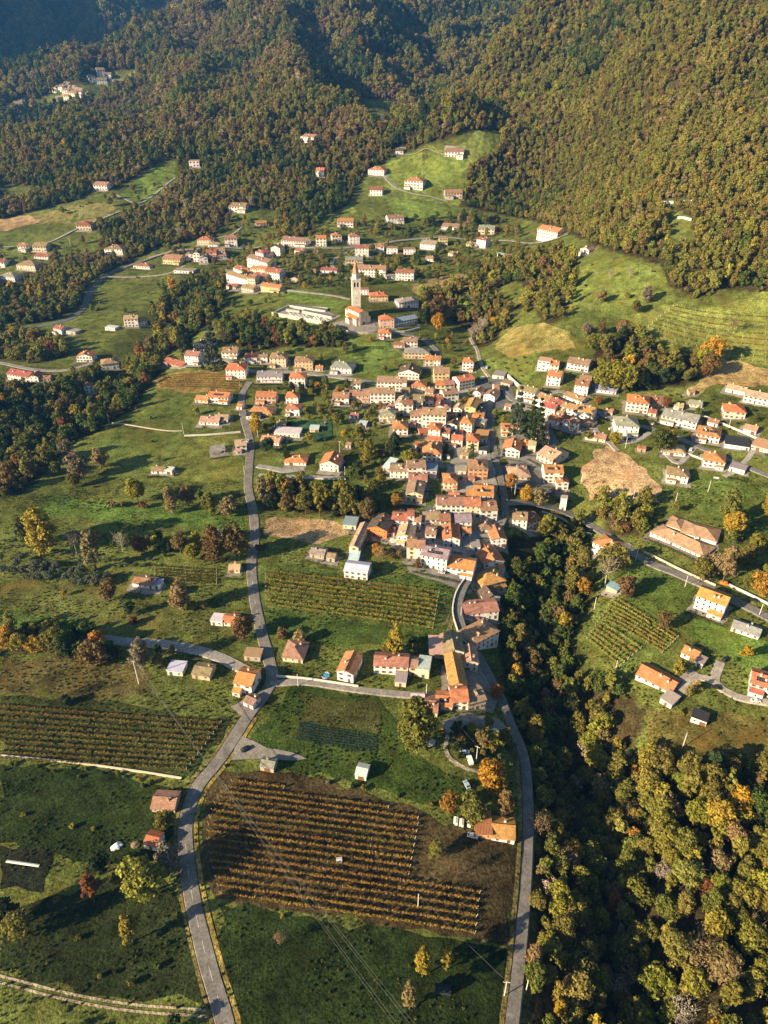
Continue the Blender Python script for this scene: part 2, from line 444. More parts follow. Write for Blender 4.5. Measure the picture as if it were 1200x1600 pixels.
FIELDS = [
 ('vineyard_soil', [(338,1203),(480,1214),(640,1258),(668,1272),(690,1290),(700,1365),(800,1390),(796,1480),(640,1452),(480,1428),(338,1405),(305,1370),(315,1290),(322,1240)], (0.062,0.046,0.020)),
 ('vineyard_soil', [(660,1290),(745,1300),(810,1330),(800,1400),(700,1375)], (0.062,0.047,0.021)),
 ('meadow', [(340,1412),(480,1432),(640,1456),(792,1484),(786,1680),(372,1680),(345,1520)], (0.022,0.033,0.009)),  # dark green grass, deepened further to carry vignette darkening in its colour
 ('rough_meadow', [(0,1420),(110,1400),(190,1360),(270,1390),(290,1440),(310,1520),(328,1572),(200,1562),(0,1518)], (0.026,0.034,0.011)),
 ('meadow', [(0,1195),(110,1200),(240,1226),(284,1240),(276,1300),(240,1345),(180,1350),(80,1330),(0,1318)], (0.022,0.033,0.009)),  # also dark grass with the vignette darkening put into its colour
 ('garden_plot', [(0,1322),(84,1330),(66,1396),(0,1390)], (0.022,0.025,0.013)),
 ('meadow', [(0,1088),(180,1096),(362,1126),(300,1212),(200,1202),(0,1184)], (0.042,0.048,0.014)),
 ('dry_meadow', [(0,1030),(140,1032),(230,1045),(240,1080),(180,1092),(0,1084)], (0.095,0.080,0.026)),
 ('meadow', [(20,955),(125,965),(110,984),(0,978),(0,960)], (0.055,0.085,0.018)),
 ('meadow', [(455,1072),(590,1088),(625,1130),(640,1180),(720,1215),(730,1250),(640,1250),(520,1215),(430,1190),(385,1160),(400,1140)], (0.040,0.062,0.013)),
 ('vegetable_plot', [(468,1085),(588,1096),(592,1150),(470,1130)], (0.060,0.062,0.018)),
 ('cabbage_plot', [(468,1128),(590,1148),(590,1174),(462,1156)], (0.022,0.036,0.020)),
 ('meadow', [(412,948),(560,972),(690,992),(660,1008),(520,1010),(425,990)], (0.055,0.082,0.018)),
 ('vineyard_ground', [(408,878),(560,896),(712,905),(706,960),(690,992),(412,948)], (0.072,0.100,0.022)),
 ('ploughed_field', [(414,812),(470,808),(525,815),(545,835),(500,850),(440,840),(412,838)], (0.27,0.185,0.095)),
 ('ploughed_field', [(905,735),(925,708),(948,696),(990,720),(1034,762),(1030,786),(992,790),(950,778),(920,782)], (0.34,0.235,0.125)),
 ('meadow', [(1060,735),(1130,745),(1200,768),(1290,800),(1200,838),(1120,815),(1060,780)], (0.090,0.120,0.026)),
 ('meadow', [(968,872),(1030,890),(1086,915),(1078,955),(1060,985),(1000,950),(945,925)], (0.078,0.108,0.023)),
 ('vineyard_ground', [(950,932),(1000,952),(1064,992),(1045,1028),(1000,1020),(985,1050),(930,1020),(912,998)], (0.082,0.110,0.024)),
 ('meadow', [(1060,985),(1090,965),(1190,1000),(1290,1040),(1200,1070),(1120,1020)], (0.090,0.135,0.026)),
 ('dry_meadow', [(1010,1110),(1060,1110),(1200,1120),(1280,1180),(1120,1190),(1010,1170)], (0.115,0.100,0.028)),
 ('meadow', [(602,255),(640,240),(700,236),(735,256),(728,300),(716,322),(640,312),(600,292)], (0.150,0.185,0.038)),
 ('meadow', [(712,232),(740,208),(788,206),(780,236),(738,256)], (0.165,0.190,0.045)),
 ('meadow', [(600,306),(640,314),(716,326),(700,345),(620,340)], (0.120,0.160,0.034)),
 ('meadow', [(495,342),(545,322),(556,330),(530,360),(490,368)], (0.165,0.185,0.045)),
 ('meadow', [(188,302),(215,280),(272,252),(274,278),(245,306),(205,316)], (0.130,0.180,0.034)),
 ('dry_meadow', [(50,338),(120,320),(192,320),(170,338),(120,352),(62,350)], (0.165,0.150,0.050)),
 ('ploughed_field', [(-80,352),(45,336),(66,346),(30,356),(-80,372)], (0.34,0.235,0.120)),
 ('dry_field', [(198,188),(262,162),(268,172),(212,196)], (0.34,0.25,0.15)),
 ('meadow', [(575,160),(620,164),(610,186),(580,192)], (0.105,0.120,0.035)),
 ('meadow', [(152,122),(180,112),(214,110),(205,122),(170,134)], (0.150,0.165,0.050)),
 ('sloping_vineyard_ground', [(975,498),(1040,475),(1120,480),(1200,456),(1330,450),(1330,590),(1200,572),(1110,556),(1045,542)], (0.150,0.165,0.038)),
 ('dry_field', [(1065,622),(1100,590),(1130,560),(1200,576),(1300,590),(1300,612),(1200,602),(1120,600),(1085,620)], (0.30,0.215,0.090)),
 ('meadow', [(900,420),(940,405),(1010,412),(1042,440),(1000,470),(975,495),(920,520),(885,500)], (0.118,0.140,0.032)),
 ('dry_meadow', [(770,545),(792,515),(842,505),(880,515),(900,545),(860,548),(800,562)], (0.235,0.205,0.062)),
 ('dry_meadow', [(640,445),(700,428),(775,424),(760,440),(700,452),(650,462)], (0.25,0.190,0.080)),
 ('meadow', [(758,562),(800,562),(838,548),(842,580),(822,606),(800,600),(775,578)], (0.118,0.145,0.032)),
 ('dry_vineyard_ground', [(238,592),(300,580),(380,585),(376,612),(300,614),(248,608)], (0.22,0.155,0.048)),
 ('meadow', [(535,532),(600,540),(634,560),(620,584),(560,588),(535,568)], (0.092,0.125,0.028)),
 ('meadow', [(425,452),(470,455),(552,470),(530,485),(460,472)], (0.115,0.160,0.032)),
 ('meadow', [(192,664),(240,630),(300,620),(298,672),(285,690),(235,740),(180,722),(140,700)], (0.105,0.130,0.030)),
 ('meadow', [(300,685),(372,680),(384,750),(300,752),(235,742),(280,705)], (0.135,0.145,0.034)),
 ('meadow', [(80,770),(200,790),(384,800),(382,830),(200,818),(60,800)], (0.078,0.120,0.024)),
 ('meadow', [(0,895),(180,920),(260,950),(380,960),(380,990),(200,985),(130,965),(0,945)], (0.105,0.112,0.030)),
 ('meadow', [(404,735),(520,745),(600,765),(560,765),(440,758)], (0.070,0.120,0.022)),
 ('grass_bank', [(700,905),(716,920),(708,990),(692,990)], (0.17,0.15,0.050)),
 ('churchyard_grass', [(520,545),(600,532),(612,545),(560,560)], (0.10,0.14,0.03)),
 ('yard', [(640,605),(745,598),(770,606),(774,640),(766,700),(778,760),(775,795),(700,790),(690,755),(712,700),(690,690),(640,640)], (0.30,0.265,0.22)),
 ('yard', [(745,598),(780,585),(800,600),(806,628),(780,640),(752,640),(735,615)], (0.10,0.10,0.098)),
 ('yard', [(632,880),(655,878),(665,888),(700,898),(742,915),(735,930),(690,910),(640,895)], (0.24,0.215,0.18)),
 ('yard', [(782,728),(815,720),(840,728),(870,770),(840,775),(800,762)], (0.12,0.115,0.11)),
 ('yard', [(690,1128),(720,1116),(782,1125),(792,1138),(740,1146),(696,1146)], (0.26,0.235,0.195)),
 ('yard', [(360,1105),(390,1090),(402,1110),(385,1125)], (0.24,0.21,0.18)),
 ('yard', [(376,1150),(400,1160),(480,1186),(440,1188),(395,1186),(362,1188)], (0.24,0.215,0.18)),
 ('yard', [(600,815),(640,805),(690,800),(780,805),(786,835),(756,870),(736,900),(700,893),(650,880),(610,855)], (0.27,0.24,0.20)),
 ('yard', [(520,608),(640,606),(650,640),(640,650),(560,640),(520,636)], (0.25,0.22,0.185)),
 ('yard', [(800,620),(850,625),(930,655),(935,672),(900,680),(840,665),(800,640)], (0.26,0.23,0.19)),
 ('yard', [(690,1040),(760,1040),(780,1090),(770,1115),(690,1112),(640,1122),(640,1112),(690,1085)], (0.24,0.21,0.175)),
 ('yard', [(780,660),(860,665),(872,690),(860,735),(800,735),(780,700)], (0.20,0.185,0.165)),
 ('yard', [(352,420),(440,415),(440,455),(400,460),(355,455)], (0.24,0.21,0.175)),
 ('church_terrace', [(520,505),(555,520),(590,520),(585,505),(610,518),(590,500),(540,500)], (0.24,0.215,0.19)),
 ('yard', [(1060,1000+60),(1080,1045),(1095,1055),(1070,1085),(1050,1095),(1040,1085)], (0.24,0.215,0.18)),
]
for n, pxs, c in FIELDS:
    if n == 'meadow': c = (c[0] * 1.02, c[1] * 1.04, c[2])
    sheet(n, pxs, c, 'asphalt' if n in ('yard', 'church_terrace') else 'field', lift=0.22 if n in ('yard', 'church_terrace', 'cabbage_plot', 'vegetable_plot') else 0.10, jitter=1.0 if n in ('yard', 'church_terrace') else 2.6)
sheet('sports_pitch', [(432,658),(518,657),(520,688),(500,690),(470,675),(428,672)], (0.035,0.075,0.035), lift=0.24, jitter=0)

# ------------------------------------------------------------------ roads, lanes and paths
ROAD_SEGS = []
def smooth_line(w, step):
    out = []
    P = [w[0] * 2 - w[1]] + w + [w[-1] * 2 - w[-2]]
    for i in range(1, len(P) - 2):
        a, b, c, d = P[i - 1:i + 3]; n = max(2, int((c - b).length / step))
        for k in range(n):
            t = k / n
            out.append(0.5 * ((2 * b) + (c - a) * t + (2 * a - 5 * b + 4 * c - d) * t * t + (3 * b - a - 3 * c + d) * t ** 3))
    return out + [w[-1]]

def ribbon(name, pxs, width, col, lift=0.34, material='asphalt', offset=0.0, parent=None, seg=None, register=True):
    line = smooth_line([Vector((*at(*p)[:2], 0)) for p in pxs], 4.0)
    mb = MB(); L, R = [], []
    for i, p in enumerate(line):
        d = (line[min(i + 1, len(line) - 1)] - line[max(i - 1, 0)]).normalized(); n = Vector((-d.y, d.x, 0))
        k = 1 + 0.06 * mnoise.noise((p.x / 7, p.y / 7, 2))
        L.append(p + n * (offset + width / 2 * k)); R.append(p + n * (offset - width / 2 * k))
    for q in (L, R):
        for v in q: v.z = float(height(v.x, v.y))
    for a, b in zip(L, R):
        z = max(a.z, b.z) if width > 2 else a.z
        a.z = b.z = z + lift
    for i in range(len(L) - 1):
        if seg and (i // seg) % 2: continue
        mb.poly((R[i], R[i + 1], L[i + 1], L[i]))
    if width > 2:   # shoulders down into the ground
        for i in range(len(L) - 1):
            dl = (L[i] - R[i]).normalized() * 0.5
            for A, B, s in ((L[i], L[i + 1], 1), (R[i + 1], R[i], -1)):
                mb.poly((A, B, B + dl * s - Vector((0, 0, 0.6)), A + dl * s - Vector((0, 0, 0.6))))
    o = mb.build(name, M[material], parent, col)
    if parent is None: o['kind'] = 'structure'
    if register: ROAD_SEGS.append(([(p.x, p.y) for p in line], width))
    return o

ASPH, PALE, GRAV = (0.150, 0.142, 0.132), (0.30, 0.275, 0.24), (0.33, 0.28, 0.21)
r1 = [(362,1680),(352,1600),(326,1510),(302,1410),(290,1320),(293,1272),(310,1228),(345,1185),(388,1118),(424,1066),(420,1030),(408,985),(397,930),(393,880),(398,845),(396,800),(388,762),(390,720),(391,690),(380,648),(378,618),(390,597)]
ribbon('road', r1, 5.4, (0.19,0.172,0.148))
ribbon('road_line', r1, 0.14, (0.6,0.58,0.52), lift=0.37, seg=1, register=False)
r2 = [(792,1680),(800,1600),(812,1490),(822,1360),(824,1270),(818,1190),(800,1140),(778,1085),(757,1045),(738,1012),(724,985),(716,955),(722,925),(738,898),(756,870),(778,830),(789,800),(785,760),(776,720),(769,680),(764,645),(770,618),(780,598)]
ribbon('road', r2, 4.1, (0.17,0.155,0.135))
r3 = [(786,788),(812,786),(845,792),(885,804),(930,828),(1000,872),(1060,898),(1110,920),(1200,965),(1320,1025)]
ribbon('road', r3, 5.8, (0.19,0.175,0.155))
ribbon('road_line', r3, 0.14, (0.6,0.58,0.52), lift=0.37, seg=1, register=False)
ribbon('road', [(780,600),(806,628),(840,624),(872,612),(900,622),(935,645),(975,662),(1010,668),(1058,684),(1104,704),(1200,744),(1320,790)], 4.6, (0.2,0.19,0.175))
ribbon('road', [(232,404),(290,391),(350,387),(420,383),(470,387),(530,388),(590,382),(650,374),(720,373),(790,376),(850,379),(890,366)], 6.0, (0.26,0.24,0.21))
ribbon('road', [(585,384),(545,394),(522,406),(520,416),(534,430),(548,437)], 4.5, (0.26,0.24,0.21))
ribbon('road', [(240,402),(190,420),(156,438),(138,462),(130,482),(108,499),(72,508),(40,514)], 7.0, (0.14,0.138,0.135))
ribbon('road', [(-60,560),(0,567),(50,577),(100,579),(145,568)], 5.0, (0.26,0.24,0.21))
ribbon('road', [(280,574),(310,571),(350,562),(385,578),(420,581),(460,582),(500,586),(545,592),(590,600),(640,606)], 5.5, (0.27,0.25,0.22))
ribbon('lane', [(158,998),(200,1003),(250,1006),(300,1014),(345,1028),(385,1048)], 5.5, (0.30,0.275,0.24))
ribbon('lane', [(424,1068),(480,1066),(560,1078),(640,1086),(692,1088)], 3.6, (0.26,0.235,0.2))
for off in (-.9, .9): ribbon('track', [(-60,1515),(0,1530),(100,1556),(200,1574),(330,1584)], 0.8, (0.34,0.28,0.19), material='field', lift=.16, offset=off, register=off > 0)
ribbon('lane', [(1320,1120),(1200,1098),(1150,1088),(1118,1066),(1126,1035)], 4.0, (0.34,0.30,0.24))
ribbon('lane', [(1118,1066),(1090,1058),(1062,1080)], 4.0, (0.34,0.30,0.24))
ribbon('lane', [(178,302),(190,308),(215,318),(240,305),(274,278)], 3.6, PALE)
ribbon('lane', [(0,386),(50,386),(84,376),(130,354),(160,342),(195,328)], 3.6, PALE)
ribbon('lane', [(596,262),(606,282),(622,295),(645,303),(672,308),(700,316)], 5.0, PALE)
ribbon('lane', [(606,243),(640,243),(696,243)], 3.5, GRAV)
ribbon('lane', [(438,453),(480,457),(520,462),(548,468)], 4.0, PALE)
ribbon('lane', [(590,520),(625,522),(655,528),(680,545),(690,572)], 5.0, (0.18,0.175,0.17))
ribbon('lane', [(165,432),(210,433),(260,428),(290,415)], 3.2, PALE)
ribbon('lane', [(232,510),(262,506),(275,520),(285,530)], 3.5, GRAV)
ribbon('lane', [(735,528),(745,545),(752,570),(765,590)], 3.0, GRAV)
ribbon('lane', [(340,372),(360,368),(378,355)], 3.0, PALE)
ribbon('lane', [(404,742),(440,744),(480,745),(540,747)], 3.0, PALE)
ribbon('lane', [(402,728),(430,733),(445,736),(475,732)], 5.0, (0.3,0.28,0.25))
ribbon('lane', [(925,668),(950,690),(965,705)], 3.5, PALE)
ribbon('lane', [(700,1148),(696,1170),(706,1188),(730,1202),(752,1206)], 2.0, GRAV, material='field', lift=.2)
ribbon('lane', [(690,575),(700,600),(740,606),(766,612)], 4.0, (0.18,0.175,0.17))
ribbon('lane', [(640,728),(680,728),(730,724),(772,712)], 4.0, (0.2,0.19,0.18))
ribbon('lane', [(1130,745),(1150,735),(1170,715),(1180,700)], 3.5, PALE)
ribbon('lane', [(985,662),(970,690),(995,688),(1015,676)], 4.0, (0.3,0.28,0.25))
ribbon('lane', [(1036,704),(1060,724),(1085,700)], 3.5, PALE)
ribbon('verge', r1[:9], 1.6, (0.23,0.175,0.045), lift=0.2, material='field', offset=-4.0, register=False)
ribbon('verge', r1[:9], 1.2, (0.15,0.12,0.04), lift=0.2, material='field', offset=3.8, register=False)
ribbon('verge', r2[:6], 1.6, (0.16,0.13,0.045), lift=0.2, material='field', offset=3.2, register=False)
def near_road(x, y, m=1.0):
    for line, w in ROAD_SEGS:
        if poly_dist(np.array([x]), np.array([y]), line)[0] < w / 2 + m: return True
    return False

# ------------------------------------------------------------------ trees: source shapes shared by all copies
def leaf_cloud(rng, centres, radii, per, size, flat=0.25, drop=0.0):
    """small leaf-cluster faces on the skins of many clumps, facing mostly outward"""
    n = len(centres); c = np.repeat(centres, per, 0); r = np.repeat(radii, per)
    d = rng.normal(size=(n * per, 3)); d /= np.linalg.norm(d, axis=1)[:, None]
    d[:, 2] = np.where((d[:, 2] < -0.35) & (rng.random(n * per) < 0.6), -d[:, 2], d[:, 2])
    p = c + d * (r * (0.55 + 0.5 * rng.random(n * per)))[:, None]
    nrm = d + rng.normal(scale=0.42, size=d.shape); nrm /= np.linalg.norm(nrm, axis=1)[:, None]
    a = np.cross(nrm, rng.normal(size=d.shape)); a /= np.linalg.norm(a, axis=1)[:, None]
    b = np.cross(nrm, a)
    s = size * (0.6 + 0.9 * rng.random(n * per))[:, None]
    k = rng.random(n * per)[:, None] * 0.5 + 0.6
    vs = np.stack([p - a * s - b * s * k * 0.4, p + a * s * 0.5 - b * s * k, p + a * s + b * s * k * 0.5, p - a * s * 0.4 + b * s * k], 1).reshape(-1, 3)
    return vs, np.arange(len(vs)).reshape(-1, 4)

def broadleaf(seed, rx, h, low, ncl, per, size, lobes=5, top=0.0):
    rng = np.random.default_rng(seed)
    zc, rz = low + (h - low) * 0.52, (h - low) * 0.5
    lob = rng.normal(size=(lobes, 3)); lob /= np.linalg.norm(lob, axis=1)[:, None]; amp = 0.65 + 0.5 * rng.random(lobes)
    d = rng.normal(size=(ncl, 3)); d /= np.linalg.norm(d, axis=1)[:, None]
    k = np.max(np.maximum((d @ lob.T), 0) ** 2 * amp[None], 1)
    rr = (0.45 + 0.55 * k) * rng.random(ncl) ** 0.28
    c = d * rr[:, None] * np.array([rx, rx, rz]); c[:, :2] *= (1 - top * np.clip(c[:, 2:3] / rz, -1, 1)); c[:, 2] += zc
    rad = rx * (0.20 + 0.20 * rng.random(ncl))
    return leaf_cloud(rng, c, rad, per, size)

def conifer(seed, rx, h, ncl, per, size):
    rng = np.random.default_rng(seed); t = rng.random(ncl) ** 0.75
    a = rng.random(ncl) * 2 * math.pi; tier = np.round(t * 9) / 9; r = rx * (1 - tier) * (0.5 + 0.5 * rng.random(ncl)) + 0.15
    c = np.stack([np.cos(a) * r, np.sin(a) * r, h * (0.08 + 0.88 * tier) - r * 0.25], 1)
    return leaf_cloud(rng, c, rx * (0.10 + 0.16 * (1 - tier)), per, size)

def trunk_mesh(name, seed, h, r, limbs, spread, twigs=0, m='bark'):
    rng = random.Random(seed); mb = MB()
    def limb(p, d, L, r0, depth):
        q = [p]
        for i in range(3):
            d = (d + Vector((rng.uniform(-.25, .25), rng.uniform(-.25, .25), rng.uniform(-.05, .2)))).normalized(); q.append(q[-1] + d * L / 3)
        mb.tube(q, [r0, r0 * .75, r0 * .5, r0 * .2], 5 if depth < 2 else 3, cap=False)
        if depth < twigs:
            for _ in range(4):
                i = rng.randint(1, 3)
                dd = (d + Vector((rng.uniform(-1, 1), rng.uniform(-1, 1), rng.uniform(-.2, .7)))).normalized()
                limb(q[i], dd, L * rng.uniform(.45, .7), r0 * .45, depth + 1)
    top = Vector((rng.uniform(-.3, .3), rng.uniform(-.3, .3), h * .78))
    mb.tube([Vector((0, 0, -0.8)), Vector((0, 0, h * .1)), top * .5, top], [r * 1.35, r, r * .75, r * .2], 7)
    for i in range(limbs):
        z = rng.uniform(.28, .7); a = 2 * math.pi * (i + rng.random() * .6) / limbs
        limb(top * (z / .78) * 1.0, Vector((math.cos(a) * spread, math.sin(a) * spread, .75)).normalized(), h * rng.uniform(.26, .4), r * .45, 0)
    return mb.mesh(name, M[m], True)

KIND = {}      # kind -> list of (height, crown width, trunk mesh, crown mesh, far-off single mesh)
def add_kind(kind, near, far, h, cw, trunk):
    me = mesh_np('crown', *near, M['leaf'])
    nt, nl = len(trunk.vertices), len(far[0])
    tv = np.empty(nt * 3, np.float32); trunk.vertices.foreach_get('co', tv)
    KIND.setdefault(kind, []).append((h, cw, trunk, me, mesh_np('woodland_tree', *far, M['leaf_wood'])))
for i in range(5):
    h, rx = (11.5, 4.6) if i < 3 else (14.5, 4.3)
    tr = trunk_mesh('trunk', i, h, .24, 6, .8)
    add_kind('broad', broadleaf(i, rx, h, 1.0 if i != 1 else .4, 66, 46, .30, 6, .12), broadleaf(i, rx, h, .8, 52, 24, .40, 7, .2), h, rx * 1.9, tr)
for i in range(3):
    add_kind('slim', broadleaf(20 + i, 2.5, 15, 1.5, 50, 44, .27, 6, .25), broadleaf(20 + i, 2.6, 15, 1.2, 30, 15, .55, 6, .25), 15, 4.8, trunk_mesh('trunk', 20 + i, 15, .22, 6, .4))
for i in range(2):
    add_kind('spruce', conifer(30 + i, 3.2, 17, 110, 26, .26), conifer(30 + i, 3.2, 17, 60, 9, .5), 17, 5.6, trunk_mesh('trunk', 30 + i, 19, .24, 0, .3))
for i in range(3):
    t = trunk_mesh('trunk', 40 + i, 12, .24, 8, .8, 2, 'bark')
    add_kind('bare', broadleaf(40 + i, 4.0, 12, 3.5, 60, 10, .17, 6), broadleaf(40 + i, 4.0, 12, 3, 40, 12, .32, 6), 12, 7.8, t)
for i in range(3):
    add_kind('bush', broadleaf(50 + i, 1.6, 2.6, .2, 26, 34, .17, 4), broadleaf(50 + i, 1.7, 2.6, .1, 18, 12, .34, 4), 2.6, 3.2, trunk_mesh('trunk', 50 + i, 2.4, .08, 5, .9))
for i in range(2):
    add_kind('olive', broadleaf(60 + i, 2.2, 4.2, 1.0, 30, 34, .17, 5), broadleaf(60 + i, 2.2, 4.2, .8, 20, 12, .36, 5), 4.2, 4.2, trunk_mesh('trunk', 60 + i, 4, .16, 5, .8))
add_kind('cypress', broadleaf(70, 1.1, 12, .4, 50, 34, .2, 3, .3), broadleaf(70, 1.1, 12, .4, 30, 14, .4, 3, .3), 12, 2.3, trunk_mesh('trunk', 70, 12, .15, 0, .3))

add_kind('tuft', broadleaf(80, .7, .8, .05, 5, 5, .2, 3), broadleaf(80, .7, .8, .05, 7, 4, .22, 3), .8, 1.4, KIND['bush'][0][2])
TINT = {'amber': (.215,.180,.044), 'olive': (.162,.154,.035), 'green': (.085,.110,.026), 'dark': (.040,.056,.022), 'brown': (.165,.115,.045), 'rust': (.20,.095,.04), 'gold': (.40,.245,.032), 'yellow': (.29,.235,.034),
        'orange': (.34,.175,.036), 'lime': (.22,.205,.035), 'tan': (.25,.185,.082), 'pale': (.36,.29,.20), 'grey': (.21,.165,.115), 'blue': (.060,.080,.058), 'sage': (.125,.140,.085)}
WORD = {'amber': 'golden-brown', 'olive': 'olive-green', 'green': 'mid-green', 'dark': 'dark green', 'brown': 'brown-leaved', 'rust': 'rust-red', 'gold': 'golden', 'yellow': 'yellow', 'orange': 'orange', 'lime': 'yellow-green', 'tan': 'tan-leaved',
        'pale': 'pale bare', 'grey': 'grey-brown', 'blue': 'blue-green', 'sage': 'grey-green'}
BARKC = (.10, .08, .06)
TREE_XY = []
def jit(c, k=.16):
    f = 1 + random.uniform(-k, k); return tuple(max(.005, x * f * (1 + random.uniform(-.10, .10))) for x in c)
def place_tree(kind, x, y, z, scale, tint, name, label, group=None, cat='tree', stretch=1.0):
    h, cw, tr, cr, _ = random.choice(KIND[kind])
    r = empty(name, (x, y, z - .1), random.uniform(0, 6.28)); r.scale = (scale, scale, scale * stretch * random.uniform(.92, 1.1))
    link('trunk', tr, r, (.42, .38, .32) if kind == 'bare' and tint in ('pale', 'grey') else BARKC)
    link('crown', cr, r, jit(TINT[tint]))
    tag(r, label, cat, group); TREE_XY.append((x, y, cw * scale / 2)); return r
def tree_at(px, py, wpx, kind, tint, where, cat='tree'):
    """px, py: middle of the crown in the photograph; wpx: the crown's width there"""
    p = at(px, py); h0, cw0 = KIND[kind][0][:2]
    for _ in range(2):
        s = wpx * depth_of(p) / F_PX / cw0; h = h0 * s
        el = math.atan2(CAM_H - p.z, math.hypot(p.x, p.y)); off = 0.55 * h * F_PX / depth_of(p) * math.cos(el)
        p = at(px, py + off)
    name = {'spruce': 'conifer_tree', 'bush': 'garden_shrub', 'olive': 'olive_tree', 'cypress': 'cypress_tree', 'bare': 'bare_tree'}.get(kind, 'leafy_tree')
    w = WORD[tint]; noun = {'bush': 'shrub', 'spruce': 'conifer', 'cypress': 'cypress', 'bare': 'tree' if 'bare' in w else 'sparse tree'}.get(kind, 'tree')
    return place_tree(kind, p.x, p.y, p.z, s, tint, name, f'{w} {noun} {where}', cat='shrub' if kind == 'bush' else 'tree')

